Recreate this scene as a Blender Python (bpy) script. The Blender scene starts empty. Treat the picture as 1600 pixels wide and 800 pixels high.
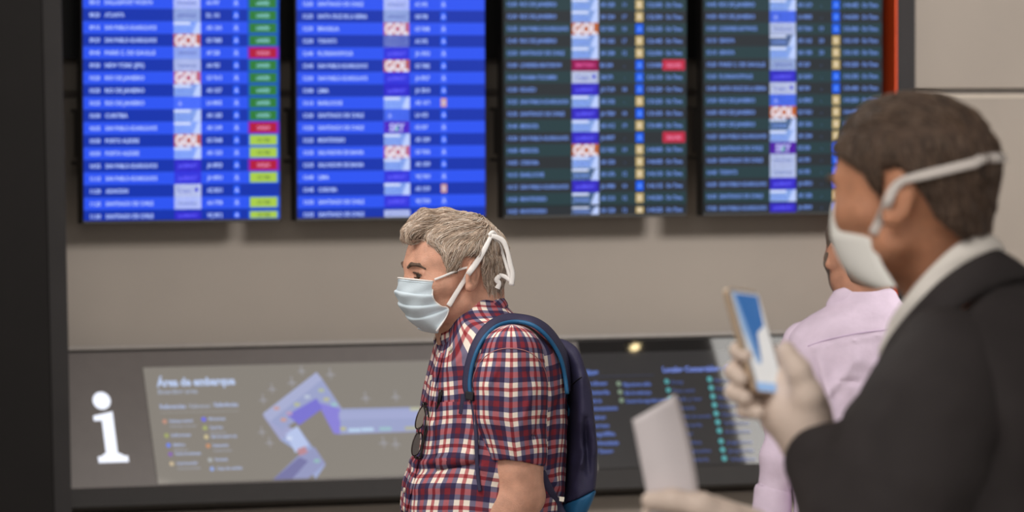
import bpy, math, numpy as np
from mathutils import Vector, Matrix
from mathutils.bvhtree import BVHTree
SC = bpy.context.scene
COL = SC.collection
rng = np.random.default_rng(7)
R = math.radians

# ------------------------------------------------------------------ camera
F_PX = 8000.0
YAW, PITCH, ROLL = 0.39478, 0.031918, -0.002725
CAM_Z = 1.95
_F = np.array([math.sin(YAW)*math.cos(PITCH), math.cos(YAW)*math.cos(PITCH), -math.sin(PITCH)])
_R0 = np.array([math.cos(YAW), -math.sin(YAW), 0.0]); _U0 = np.cross(_R0, _F)
_Rt = math.cos(ROLL)*_R0 + math.sin(ROLL)*_U0
_Up = -math.sin(ROLL)*_R0 + math.cos(ROLL)*_U0
CAM = np.array([0.0, 0.0, CAM_Z])
cd = bpy.data.cameras.new('camera'); cam = bpy.data.objects.new('camera', cd); COL.objects.link(cam)
cam.matrix_world = Matrix(((_Rt[0], _Up[0], -_F[0], 0), (_Rt[1], _Up[1], -_F[1], 0), (_Rt[2], _Up[2], -_F[2], CAM_Z), (0, 0, 0, 1)))
cd.sensor_width = 36; cd.lens = F_PX/1600*36; cd.clip_end = 200
cd.dof.use_dof = True; cd.dof.focus_distance = 10.15; cd.dof.aperture_fstop = 8.0
SC.camera = cam
SC.view_settings.view_transform = 'Standard'; SC.view_settings.look = 'None'
SC.view_settings.exposure = 0.0; SC.view_settings.gamma = 1.0; SC.view_settings.use_curve_mapping = False

# ------------------------------------------------------------------ world and lamps
w = bpy.data.worlds.new('hall_light'); SC.world = w; w.use_nodes = True
bg = w.node_tree.nodes['Background']; bg.inputs[0].default_value = (1.0, 0.95, 0.905, 1); bg.inputs[1].default_value = 1.15

def area(name, loc, target, size, power, col):
    l = bpy.data.lights.new(name, 'AREA'); l.shape = 'RECTANGLE'; l.size, l.size_y = size; l.energy = power; l.color = col
    o = bpy.data.objects.new(name, l); COL.objects.link(o); o.location = loc
    o.rotation_euler = (Vector(target)-Vector(loc)).to_track_quat('-Z', 'Y').to_euler(); return o
def cpt(right, depth, z):                       # a place given as metres right of / in front of the camera stand
    f = np.array([math.sin(YAW), math.cos(YAW), 0]); return tuple(_R0*right + f*depth + np.array([0, 0, z]))
area('overhead_fill', cpt(-1.5, 8.6, 4.1), cpt(-0.3, 10.2, 1.4), (3.0, 1.6), 150, (1, 0.95, 0.88))
area('overhead_fill', cpt(-0.6, 4.2, 3.9), cpt(0.6, 6.15, 1.5), (2.2, 1.6), 62, (1, 0.95, 0.9))  # unseen light added to brighten the suited man and his gloves
area('overhead_fill', cpt(-0.2, 10.6, 4.0), cpt(0.9, 12.3, 1.4), (2.0, 1.4), 42, (1, 0.95, 0.9))
area('overhead_fill', cpt(4.9, 12.9, 4.0), cpt(3.0, 18.8, 1.5), (1.8, 1.2), 760, (1, 0.96, 0.92))
area('overhead_fill', cpt(1.2, 13.6, 4.1), cpt(1.3, 17.5, 0.8), (3.0, 1.0), 20, (1, 0.93, 0.85))

# ------------------------------------------------------------------ geometry helpers
def ray(px, py):
    return _F + _Rt*(px-800)/F_PX + _Up*(400-py)/F_PX
def onwall(px, py, Y):
    d = ray(px, py); return CAM + d*(Y/d[1])
def onplane(px, py, p0, n):
    d = ray(px, py); t = np.dot(p0-CAM, n)/np.dot(d, n); return CAM + d*t

def srgb(c):
    c = np.array(c[:3], float)/255.0
    return tuple(np.where(c <= 0.04045, c/12.92, ((c+0.055)/1.055)**2.4))
def mat(name, c, rough=0.6, metal=0.0, noise=0.0, nscale=20.0, bump=0.0, bscale=200.0, spec=0.5, sheen=0.0, coat=0.0, stretch=None):
    m = bpy.data.materials.new(name); m.use_nodes = True
    nt = m.node_tree; N = nt.nodes; L = nt.links; b = N['Principled BSDF']
    lc = srgb(c)
    b.inputs['Base Color'].default_value = (*lc, 1); b.inputs['Roughness'].default_value = rough
    b.inputs['Metallic'].default_value = metal; b.inputs['Specular IOR Level'].default_value = spec
    if sheen: b.inputs['Sheen Weight'].default_value = sheen
    if coat: b.inputs['Coat Weight'].default_value = coat; b.inputs['Coat Roughness'].default_value = 0.05
    tc = N.new('ShaderNodeTexCoord'); vec = tc.outputs['Object']
    if stretch:
        mp = N.new('ShaderNodeMapping'); mp.inputs['Scale'].default_value = stretch; L.new(vec, mp.inputs[0]); vec = mp.outputs[0]
    if noise:
        n = N.new('ShaderNodeTexNoise'); n.inputs['Scale'].default_value = nscale; n.inputs['Detail'].default_value = 6; L.new(vec, n.inputs['Vector'])
        cr = N.new('ShaderNodeValToRGB'); cr.color_ramp.elements[0].position = 0.3; cr.color_ramp.elements[1].position = 0.7
        cr.color_ramp.elements[0].color = (*[max(0, v*(1-noise)) for v in lc], 1); cr.color_ramp.elements[1].color = (*[min(1, v*(1+noise)) for v in lc], 1)
        L.new(n.outputs['Fac'], cr.inputs[0]); L.new(cr.outputs[0], b.inputs['Base Color'])
    if bump:
        n = N.new('ShaderNodeTexNoise'); n.inputs['Scale'].default_value = bscale; n.inputs['Detail'].default_value = 3; L.new(vec, n.inputs['Vector'])
        bp = N.new('ShaderNodeBump'); bp.inputs['Strength'].default_value = bump; bp.inputs['Distance'].default_value = 0.002
        L.new(n.outputs['Fac'], bp.inputs['Height']); L.new(bp.outputs[0], b.inputs['Normal'])
    return m
def screen_mat(name, strength=1.0, rough=0.25, spec=0.3):
    m = bpy.data.materials.new(name); m.use_nodes = True
    nt = m.node_tree; b = nt.nodes['Principled BSDF']; a = nt.nodes.new('ShaderNodeAttribute'); a.attribute_name = 'Col'
    b.inputs['Base Color'].default_value = (0.004, 0.004, 0.004, 1); b.inputs['Roughness'].default_value = rough; b.inputs['Specular IOR Level'].default_value = spec
    nt.links.new(a.outputs['Color'], b.inputs['Emission Color']); b.inputs['Emission Strength'].default_value = strength
    return m

def link(name, me, m=None, parent=None, smooth=False):
    o = bpy.data.objects.new(name, me); COL.objects.link(o)
    if m is not None:
        for x in (m if isinstance(m, (list, tuple)) else [m]): me.materials.append(x)
    if parent is not None: o.parent = parent
    if smooth: me.shade_smooth()
    return o
def mesh_np(name, V, F, m=None, parent=None, smooth=False):
    me = bpy.data.meshes.new(name); me.from_pydata([tuple(map(float, v)) for v in V], [], [tuple(map(int, f)) for f in F]); me.update()
    return link(name, me, m, parent, smooth)
def empty(name, loc, rz=0.0):
    o = bpy.data.objects.new(name, None); COL.objects.link(o); o.location = loc; o.rotation_euler = (0, 0, rz); o.empty_display_size = 0.1; return o
def tag(o, label=None, cat=None, group=None, kind=None):
    if label: o['label'] = label
    if cat: o['category'] = cat
    if group: o['group'] = group
    if kind: o['kind'] = kind
    return o
def box_vf(lo, hi):
    (x0, y0, z0), (x1, y1, z1) = lo, hi
    V = [(x0, y0, z0), (x1, y0, z0), (x1, y1, z0), (x0, y1, z0), (x0, y0, z1), (x1, y0, z1), (x1, y1, z1), (x0, y1, z1)]
    F = [(0, 3, 2, 1), (4, 5, 6, 7), (0, 1, 5, 4), (1, 2, 6, 5), (2, 3, 7, 6), (3, 0, 4, 7)]
    return V, F
def box(name, lo, hi, m, parent=None, bevel=0.0):
    V, F = box_vf(lo, hi); o = mesh_np(name, V, F, m, parent)
    if bevel:
        md = o.modifiers.new('bevel', 'BEVEL'); md.width = bevel; md.segments = 2
    return o
def prism(name, front, depth_vec, m, parent=None, bevel=0.0):
    n = len(front); f = [np.array(p, float) for p in front]; dv = np.array(depth_vec, float)
    V = f + [p+dv for p in f]
    F = [tuple(range(n)), tuple(range(2*n-1, n-1, -1))] + [(i, i+n, (i+1) % n+n, (i+1) % n) for i in range(n)]
    o = mesh_np(name, V, F, m, parent)
    if bevel:
        md = o.modifiers.new('bevel', 'BEVEL'); md.width = bevel; md.segments = 2
    return o
def catmull(P, n):
    P = np.array(P, float); Q = np.vstack([2*P[0]-P[1], P, 2*P[-1]-P[-2]]); out = []
    seg = len(P)-1
    for i in range(n):
        u = i/(n-1)*seg; k = min(int(u), seg-1); t = u-k
        a, b, c, d = Q[k], Q[k+1], Q[k+2], Q[k+3]
        out.append(0.5*((2*b)+(-a+c)*t+(2*a-5*b+4*c-d)*t*t+(-a+3*b-3*c+d)*t**3))
    return np.array(out)
def tube(name, pts, r, m, parent=None, n=24, k=8, flat=1.0, up=(0, -1, 0), closed=False):
    """tube along a path; flat<1 squashes it towards a ribbon whose thin axis is near `up`"""
    P = catmull(pts, n); T = np.gradient(P, axis=0); T /= np.linalg.norm(T, axis=1)[:, None]+1e-9
    rr = np.interp(np.linspace(0, 1, n), np.linspace(0, 1, len(r)), r) if hasattr(r, '__len__') else np.full(n, r)
    up = np.array(up, float); V = []
    for i in range(n):
        s = np.cross(T[i], up); s /= np.linalg.norm(s)+1e-9; u2 = np.cross(s, T[i])
        for j in range(k):
            a = 2*math.pi*j/k; V.append(P[i]+s*math.cos(a)*rr[i]+u2*math.sin(a)*rr[i]*flat)
    F = [(i*k+j, i*k+(j+1) % k, (i+1)*k+(j+1) % k, (i+1)*k+j) for i in range(n-1) for j in range(k)]
    F += [tuple(range(k-1, -1, -1)), tuple(range((n-1)*k, n*k))]
    return mesh_np(name, V, F, m, parent, True)

# ---------------------------------------------------------------- implicit surfaces
def smin(a, b, k):
    h = np.maximum(k-np.abs(a-b), 0)/k; return np.minimum(a, b)-h*h*k*0.25
def smax(a, b, k): return -smin(-a, -b, k)
def sph(P, c, r): return np.linalg.norm(P-np.array(c, np.float32), axis=1)-r
def ell(P, c, r):
    q = P-np.array(c, np.float32); r = np.array(r, np.float32)
    k0 = np.linalg.norm(q/r, axis=1); k1 = np.linalg.norm(q/(r*r), axis=1)+1e-9; return k0*(k0-1)/k1
def cone(P, a, b, r1, r2):
    a = np.array(a, np.float32); b = np.array(b, np.float32); ab = b-a
    t = np.clip(((P-a)@ab)/(ab@ab+1e-12), 0, 1)
    return np.linalg.norm(P-a-t[:, None]*ab, axis=1)-(r1+(r2-r1)*t)
def chain(P, pts, rs, k=0.01):
    d = None
    for i in range(len(pts)-1):
        e = cone(P, pts[i], pts[i+1], rs[i], rs[i+1]); d = e if d is None else smin(d, e, k)
    return d
_h = rng.random(4096).astype(np.float32)
def vnoise(P, s):
    Q = P*s; I = np.floor(Q).astype(np.int64); f = Q-I; f = f*f*(3-2*f); r = 0
    for dx in (0, 1):
        for dy in (0, 1):
            for dz in (0, 1):
                hsh = ((I[:, 0]+dx)*73856093 ^ (I[:, 1]+dy)*19349663 ^ (I[:, 2]+dz)*83492791) & 4095
                wt = (f[:, 0] if dx else 1-f[:, 0])*(f[:, 1] if dy else 1-f[:, 1])*(f[:, 2] if dz else 1-f[:, 2]); r = r+wt*_h[hsh]
    return r-0.5
def fold(P, A, B, wd):
    """bump profile around a crease drawn in the figure's side view (x, z)"""
    a = np.array([A[0], A[2]]); b = np.array([B[0], B[2]]); q = P[:, [0, 2]]; ab = b-a
    t = np.clip(((q-a)@ab)/(ab@ab), 0, 1); d = np.linalg.norm(q-a-t[:, None]*ab, axis=1)
    return np.exp(-(d/wd)**2)*(1-0.6*np.abs(2*t-1))

def nets(fn, lo, hi, h):
    """sparse evaluation on a grid, then naive surface nets"""
    lo = np.array(lo, float); n = np.ceil((np.array(hi)-lo)/h).astype(int)+1
    K = 6; nb = (n+K-1)//K; n = nb*K
    bc = np.stack(np.meshgrid(*[np.arange(b) for b in nb], indexing='ij'), -1).reshape(-1, 3)
    ctr = (lo+(bc*K+(K-1)/2)*h).astype(np.float32)
    dc = fn(ctr); G = np.empty(n, np.float32)
    Gb = G.reshape(nb[0], K, nb[1], K, nb[2], K)
    Gb[:] = dc.reshape(nb)[:, None, :, None, :, None]
    sel = np.where(np.abs(dc) < K*h*1.75+0.012)[0]
    loc = np.stack(np.meshgrid(*[np.arange(K)]*3, indexing='ij'), -1).reshape(-1, 3)
    for s in range(0, len(sel), 3000):
        ss = sel[s:s+3000]; idx = (bc[ss][:, None, :]*K+loc[None]).reshape(-1, 3)
        v = fn((lo+idx*h).astype(np.float32)); G[idx[:, 0], idx[:, 1], idx[:, 2]] = v
    S = G < 0
    c = [S[x:n[0]-1+x, y:n[1]-1+y, z:n[2]-1+z] for x in (0, 1) for y in (0, 1) for z in (0, 1)]
    cnt = sum(k.astype(np.int8) for k in c); act = (cnt > 0) & (cnt < 8)
    cells = np.argwhere(act); vid = np.full(act.shape, -1, np.int64); vid[act] = np.arange(len(cells))
    acc = np.zeros((len(cells), 3)); num = np.zeros(len(cells)); cr = [np.array(v) for v in [(x, y, z) for x in (0, 1) for y in (0, 1) for z in (0, 1)]]
    for i in range(8):
        for j in range(i+1, 8):
            if np.abs(cr[i]-cr[j]).sum() != 1: continue
            p, q = cells+cr[i], cells+cr[j]; a = G[p[:, 0], p[:, 1], p[:, 2]]; b = G[q[:, 0], q[:, 1], q[:, 2]]
            mk = (a < 0) != (b < 0); t = np.where(mk, a/(a-b+1e-12), 0)
            acc += np.where(mk[:, None], p+(q-p)*t[:, None], 0); num += mk
    V = lo+acc/num[:, None]*h
    Fs = []
    for ax in range(3):
        u, v_ = (ax+1) % 3, (ax+2) % 3
        sl0 = [slice(None)]*3; sl1 = [slice(None)]*3; sl0[ax] = slice(0, -1); sl1[ax] = slice(1, None)
        A, B = S[tuple(sl0)], S[tuple(sl1)]; e = np.argwhere(A != B)
        e = e[(e[:, u] > 0) & (e[:, v_] > 0) & (e[:, u] < n[u]-1) & (e[:, v_] < n[v_]-1)]
        if len(e) == 0: continue
        q = []
        for du, dv in ((1, 1), (0, 1), (0, 0), (1, 0)):
            k = e.copy(); k[:, u] -= du; k[:, v_] -= dv; q.append(vid[k[:, 0], k[:, 1], k[:, 2]])
        q = np.stack(q, 1); fl = A[e[:, 0], e[:, 1], e[:, 2]]; q[~fl] = q[~fl][:, ::-1]
        Fs.append(q[(q >= 0).all(1)])
    return V, np.concatenate(Fs)
def np_mesh(name, V, F, m, parent=None, uv=None, smooth=True, iters=0):
    me = bpy.data.meshes.new(name); me.vertices.add(len(V)); me.vertices.foreach_set('co', V.astype(np.float32).ravel())
    me.loops.add(F.size); me.loops.foreach_set('vertex_index', F.ravel().astype(np.int32))
    me.polygons.add(len(F)); me.polygons.foreach_set('loop_start', (np.arange(len(F))*F.shape[1]).astype(np.int32))
    me.update(calc_edges=True); me.validate()
    if uv is not None:
        a = me.attributes.new('cloth', 'FLOAT_VECTOR', 'POINT'); a.data.foreach_set('vector', uv.astype(np.float32).ravel())
    o = link(name, me, m, parent, smooth)
    if iters:
        md = o.modifiers.new('smooth', 'SMOOTH'); md.iterations = iters; md.factor = 0.5
    return o
def implicit(name, fn, lo, hi, h, m, parent=None, uvf=None, iters=1):
    V, F = nets(fn, lo, hi, h); return np_mesh(name, V, F, m, parent, uvf(V) if uvf else None, True, iters)

# figure-local frame: x to the right of the photo, y away from the camera, z up, origin on the floor
_fl = np.array([math.sin(YAW), math.cos(YAW), 0.0])
class Fig:
    def __init__(s, name, px, D):
        p = CAM+ray(px, 600)*D; s.o = np.array([p[0], p[1], 0]); s.D = D; s.root = empty(name, tuple(s.o), -YAW); s.sc = F_PX/D
    def L(s, px, py, dd=0.0):
        r_ = ray(px, py); p = CAM+r_*((dd+(s.o-CAM)@_fl)/(r_@_fl))-s.o; return np.array([p@_R0, p@_fl, p[2]])
class Frame:
    """a = forward, b = the body's left, c = up"""
    def __init__(s, O, phi, lean=0.0):
        s.O = np.array(O, float); f = R(phi); fw = np.array([-math.cos(f), -math.sin(f), 0]); le = np.array([math.sin(f), -math.cos(f), 0]); up = np.array([0, 0, 1.0])
        l = R(lean); s.f = fw*math.cos(l)+up*math.sin(l); s.u = up*math.cos(l)-fw*math.sin(l); s.l = le
        s.M = np.stack([s.f, s.l, s.u]).astype(np.float32)
    def to(s, P): return (P-s.O.astype(np.float32))@s.M.T
    def w(s, a, b, c): return s.O+s.f*a+s.l*b+s.u*c

# ---------------------------------------------------------------- head
def head_sdf(Q, ear_a=-0.018, nose=0.108, jaw=1.0):
    B = Q.copy(); B[:, 1] = np.abs(B[:, 1])
    d = ell(Q, (-0.006, 0, 0.036), (0.098, 0.074, 0.080))
    d = smin(d, ell(Q, (0.038, 0, -0.015), (0.058, 0.058, 0.080)), 0.03)
    d = smin(d, cone(B, (-0.004, 0.052, -0.055), (0.056, 0.016*jaw, -0.086), 0.016, 0.016), 0.035)
    d = smin(d, sph(B, (0.058, 0.0, -0.084), 0.020), 0.02)
    d = smin(d, cone(B, (0.060, 0.044, -0.022), (0.030, 0.058, -0.020), 0.017, 0.014), 0.02)
    d = smin(d, cone(B, (0.089, 0.008, 0.018), (0.074, 0.040, 0.022), 0.010, 0.009), 0.012)
    d = smax(d, -ell(B, (0.103, 0.032, 0.000), (0.020, 0.017, 0.012)), 0.014)
    d = smin(d, cone(Q, (0.086, 0, 0.006), (nose-0.009, 0, -0.034), 0.009, 0.011), 0.012)
    d = smin(d, sph(B, (nose-0.018, 0.012, -0.038), 0.008), 0.008)
    d = smin(d, cone(B, (0.084, 0.0, -0.056), (0.076, 0.020, -0.058), 0.008, 0.004), 0.006)
    d = smin(d, cone(B, (0.081, 0.0, -0.066), (0.075, 0.018, -0.065), 0.008, 0.004), 0.006)
    # upper and lower lids
    d = smin(d, cone(B, (0.0875, 0.016, 0.0075), (0.077, 0.047, 0.0040), 0.0042, 0.0042), 0.005)
    d = smin(d, cone(B, (0.084, 0.018, -0.0070), (0.075, 0.046, -0.0050), 0.0040, 0.0042), 0.005)
    # ear
    e = B-np.array((ear_a, 0.076, 0.0), np.float32); th = R(28); tl = R(-12)
    ea = e[:, 0]*math.cos(th)+e[:, 1]*math.sin(th); eb = -e[:, 0]*math.sin(th)+e[:, 1]*math.cos(th); ec = e[:, 2]
    ea2 = ea*math.cos(tl)-ec*math.sin(tl); ec = ea*math.sin(tl)+ec*math.cos(tl); E = np.stack([ea2, eb, ec], 1)
    er = ell(E, (0, 0, 0), (0.019, 0.0075, 0.034)); er = smax(er, -ell(E, (0.002, 0.008, 0.004), (0.012, 0.009, 0.023)), 0.004)
    er = smin(er, ell(E, (-0.001, 0.002, 0.002), (0.005, 0.005, 0.016)), 0.004)
    er = smin(er, sph(E, (0.006, 0.001, -0.026), 0.0075), 0.006)
    return smin(d, er, 0.008)
def eyeballs(fr, parent, white, iris, a=0.0755, c=0.0):
    for s in (1, -1):
        V = []; F = []; n, k = 10, 14; C = (a, 0.032*s, c); rr = 0.0118
        for i in range(n+1):
            t = math.pi*i/n
            for j in range(k): p = 2*math.pi*j/k; V.append(fr.w(C[0]+rr*math.cos(t), C[1]+rr*math.sin(t)*math.cos(p), C[2]+rr*math.sin(t)*math.sin(p)))
        F = [(i*k+j, i*k+(j+1) % k, (i+1)*k+(j+1) % k, (i+1)*k+j) for i in range(n) for j in range(k)]
        o = mesh_np('eye', V, F, [white, iris], parent, True)
        for p in o.data.polygons:
            if p.index < 3*k: p.material_index = 1
def hair_fn(fr, line, thick, lump, ear_a):
    la = [p[0] for p in line]; lc = [p[1] for p in line]
    def f(P):
        Q = fr.to(P); cent = ell(Q, (-0.006, 0, 0.036), (0.098, 0.074, 0.080))
        cent = smin(cent, ell(Q, (-0.050, 0, -0.030), (0.046, 0.052, 0.060)), 0.03)
        t = thick*np.clip(0.45+(Q[:, 2]+0.01)*9, 0.35, 1.0)
        A = Q*np.array([0.35, 1.0, 1.0], np.float32)
        d = cent-t-lump*(vnoise(A+3, 70)+0.6*vnoise(A+9, 160))
        ln = np.interp(Q[:, 0], la, lc).astype(np.float32)+0.006*vnoise(Q+5, 90)
        return smax(d, (ln-Q[:, 2])*0.7, 0.006)
    return f
def strands(name, fr, fn, V, count, length, rad, m, parent, flowf, cols, keep=None, lift=0.001, segs=7):
    """single hairs, rooted on the hair mass and combed along a flow"""
    idx = rng.choice(len(V), count*3); P = V[idx].astype(np.float32)
    if keep is not None: P = P[keep(fr.to(P))]
    P = P[:count]; n = len(P); L = length*(0.6+0.8*rng.random(n)); pts = [P.copy()]; jit = rng.normal(size=(n, 3))*0.12
    e = 0.0015
    def grad(P):
        g = np.stack([fn(P+np.eye(3, dtype=np.float32)[i]*e)-fn(P-np.eye(3, dtype=np.float32)[i]*e) for i in range(3)], 1); return g/(np.linalg.norm(g, axis=1)[:, None]+1e-9)
    for s in range(segs):
        g = grad(P); q = fr.to(P); fl = flowf(q)+jit; fl = fl@fr.M; fl = fl-(fl*g).sum(1)[:, None]*g; fl /= np.linalg.norm(fl, axis=1)[:, None]+1e-9
        P = (P+fl*(L/segs)[:, None]).astype(np.float32); d = fn(P)
        P = (P-g*(np.clip(d, -0.004, 0.004)-lift*(1+2.0*(s/segs)**2))[:, None]).astype(np.float32); pts.append(P.copy())
    pts = np.array(pts).transpose(1, 0, 2); k = 3; VV = []; off = rng.normal(size=(n, 3)); col = []
    T = np.gradient(pts, axis=1); T /= np.linalg.norm(T, axis=2)[:, :, None]+1e-9
    s1 = np.cross(T, off[:, None, :]); s1 /= np.linalg.norm(s1, axis=2)[:, :, None]+1e-9; s2 = np.cross(T, s1)
    rr = rad*np.linspace(1, 0.25, segs+1)
    ring = np.stack([pts+(s1*math.cos(a)+s2*math.sin(a))*rr[None, :, None] for a in (0, 2.094, 4.189)], 2)
    VV = ring.reshape(-1, 3); base = (np.arange(n)*(segs+1)*k)[:, None, None]
    i = np.arange(segs)[None, :, None]*k; j = np.arange(k)[None, None, :]; j2 = (j+1) % k
    F = np.stack([base+i+j, base+i+j2, base+i+k+j2, base+i+k+j], -1).reshape(-1, 4)
    o = np_mesh(name, VV, F, m, parent); o['kind'] = 'stuff'
    c = np.array([srgb(x) for x in cols])[rng.integers(0, len(cols), n)]*(0.85+0.3*rng.random(n))[:, None]
    c = np.repeat(np.concatenate([c, np.ones((n, 1))], 1), (segs+1)*k, axis=0)
    a = o.data.attributes.new('Col', 'FLOAT_COLOR', 'POINT'); a.data.foreach_set('color', c.astype(np.float32).ravel()); return o
def strand_mat(name, rough=0.5):
    m = bpy.data.materials.new(name); m.use_nodes = True; b = m.node_tree.nodes['Principled BSDF']; a = m.node_tree.nodes.new('ShaderNodeAttribute'); a.attribute_name = 'Col'
    m.node_tree.links.new(a.outputs['Color'], b.inputs['Base Color']); b.inputs['Roughness'].default_value = rough; return m
def loft_fn(fr, zs, a0, ra, rb, e=2.0):
    """stack of superellipse sections: zs ascending heights in the frame"""
    zs = np.array(zs); o = np.argsort(zs); zs = zs[o]; a0, ra, rb = [np.array(x)[o] for x in (a0, ra, rb)]
    zz = np.linspace(zs[0], zs[-1], 200)
    def sm(v):
        y = np.interp(zz, zs, v); k = np.ones(9)/9; return np.convolve(np.pad(y, 4, 'edge'), k, 'valid')
    A0, RA, RB = sm(a0), sm(ra), sm(rb)
    def f(P):
        Q = fr.to(P); c = Q[:, 2]; x0 = np.interp(c, zz, A0).astype(np.float32); r1 = np.interp(c, zz, RA).astype(np.float32); r2 = np.interp(c, zz, RB).astype(np.float32)
        u = np.abs((Q[:, 0]-x0)/r1); v = np.abs(Q[:, 1]/r2)
        k = (u**e+v**e)**(1/e); d = (k-1)*np.minimum(r1, r2)*0.9
        return smax(d, np.maximum(zs[0]-c, c-zs[-1]), 0.02)
    return f
def mask_surf(name, fig, fr, front, edge, B, m, parent, n=41, k=33, pleats=None, thick=0.0016, puff=0.8):
    cf = math.cos(math.atan2(-fr.f[1], -fr.f[0])); sf = fr.l[0]
    def ac(pts, b):
        out = []
        for px, py in pts:
            p = fig.L(px, py, 0)-fr.O; out.append(((-p[0]+b*sf)/cf, p[2]))
        return np.array(out)
    Bv = (lambda v: B(v)) if callable(B) else (lambda v: B)
    ed = [ac([p_], Bv(i_/(len(edge)-1)))[0] for i_, p_ in enumerate(edge)]
    Fm = catmull(ac(front, 0.0), k); Em = catmull(ed, k)
    V = []
    for i in range(k):
        for j in range(n):
            u = -1+2*j/(n-1); cu = max(math.cos(u*math.pi/2), 0)**puff; p = Em[i]+(Fm[i]-Em[i])*cu; b = Bv(i/(k-1))*math.sin(u*math.pi/2)
            off = 0
            if pleats is not None: off = pleats(i/(k-1), u)
            V.append(fr.w(p[0]+off*math.cos(u*1.4), b+off*math.sin(u*1.4), p[1]))
    F = [(i*n+j, (i+1)*n+j, (i+1)*n+j+1, i*n+j+1) for i in range(k-1) for j in range(n-1)]
    o = mesh_np(name, V, F, m, parent, True); md = o.modifiers.new('thick', 'SOLIDIFY'); md.thickness = thick; md.offset = 1
    return o
def disc(name, C, N, r, t, m, parent, k=16):
    N = np.array(N, float); N /= np.linalg.norm(N); s = np.cross(N, (0, 0, 1.0)); s /= np.linalg.norm(s); u = np.cross(s, N)
    return prism(name, [np.array(C)+(s*math.cos(2*math.pi*i/k)+u*math.sin(2*math.pi*i/k))*r for i in range(k)], -N*t, m, parent)

# ================================================================== THE SETTING
M_floor = mat('floor_stone', (150, 142, 132), 0.25, noise=0.12, nscale=3)
M_ceil = mat('ceiling_paint', (96, 90, 84), 0.8, noise=0.05, nscale=2)
M_panel = mat('wall_panel_paint', (122, 113, 104), 0.6, noise=0.05, nscale=2.0, bump=0.25, bscale=260)
M_joint = mat('joint_dark', (84, 76, 70), 0.7, noise=0.1)
M_lip = mat('joint_lip', (146, 136, 124), 0.5, noise=0.05)
M_black = mat('black_housing', (14, 13, 14), 0.45, noise=0.1)
M_dark = mat('dark_metal', (38, 36, 37), 0.6, noise=0.1, nscale=6, bump=0.1, spec=0.12)
M_dark2 = mat('dark_metal_brown', (15, 12, 11), 0.6, noise=0.1, nscale=6, spec=0.12)
M_orange = mat('orange_panel', (204, 66, 6), 0.7, noise=0.08, nscale=4)
M_scr = screen_mat('board_screen', 1.0, 0.45, 0.05)
YF, YW = 16.30, 16.56
xl, xr = -1.0, 12.5
zc = 4.3
struct = []
f = box('floor', (-20, -8, -0.1), (34, 17.2, 0), M_floor); tag(f, kind='structure')
f = box('ceiling', (-8, -2, zc), (20, 17.2, zc+0.1), M_ceil); tag(f, kind='structure')
zj = onwall(1500, 143, YW)[2]; zt = onwall(800, 92, YF+0.14)[2]
wall = box('wall_back', (-20, YW, 0), (34, YW+0.2, zc), M_joint); tag(wall, kind='structure')
fin0 = onwall(1402, 200, YF-0.02)[0]; fin1 = onwall(1431, 200, YF-0.02)[0]
for (x0, x1) in ((-20, fin0+0.03), (fin1-0.03, 34)):
    box('wall_panel', (x0, YW-0.03, 0.02), (x1, YW, zj-0.012), M_panel, wall, 0.003)
    box('wall_panel', (x0, YW-0.03, zj+0.010), (x1, YW, 3.2), M_panel, wall, 0.003)
box('joint_lip', (fin1-0.03, YW-0.0325, zj-0.024), (34, YW-0.0305, zj-0.010), M_lip, wall)
for (x0, x1) in ((-8, fin0),):
    box('dark_joint_strip', (x0, YW-0.034, zj-0.008), (x1, YW-0.028, zj+0.008), M_joint, wall)  # dark strip along the joint between the panel rows
# black carrier wall that the boards hang from
t1 = box('trim_1', (2.5, YW-0.10, zt), (fin0, YW-0.031, 3.2), M_black); tag(t1, kind='structure')
# ---- portal column at the right with its orange inner face
zb = 0.25
pc = empty('portal_column', ((fin0+fin1)/2, YF+0.1, 0))
def rel(o, e):
    o.parent = e; o.matrix_parent_inverse = Matrix.Translation(-Vector(e.location)); return o
def bx(name, lo, hi, m, e, bevel=0.0): return rel(box(name, lo, hi, m, None, bevel), e)
bx('column_front', (fin0, YF-0.02, 0), (fin1, YW-0.032, zc-0.01), M_dark, pc, 0.004)
bx('orange_side_panel', (fin0-0.006, YF-0.018, 0), (fin0, YW-0.04, zc-0.01), M_orange, pc)
tag(pc, 'dark grey wall column with an orange inner side, right of the departure boards', 'column')
# ---- column at the left
YL = 16.05
lc = empty('wide_column', tuple(np.append(onwall(60, 800, YL)[:2], 0)))
def pcol(name, xs_top, xs_bot, yo, m, th):
    P = [onwall(xs_top[0], -120, YL+yo), onwall(xs_top[1], -120, YL+yo), onwall(xs_bot[1], 1150, YL+yo), onwall(xs_bot[0], 1150, YL+yo)]
    for q in P[2:]: q[2] = 0.0
    return rel(prism(name, P[::-1], (0, th, 0), m, None, 0.004), lc)
pcol('column_front', (-700, 62), (-700, 91), 0, M_dark2, 0.3)
pcol('side_profile', (62, 94), (91, 119), 0.02, mat('column_profile', (38, 36, 36), 0.6, noise=0.08, nscale=5, spec=0.12), 0.26)
tag(lc, 'broad near-black column at the left edge of the photo', 'column')

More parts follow.
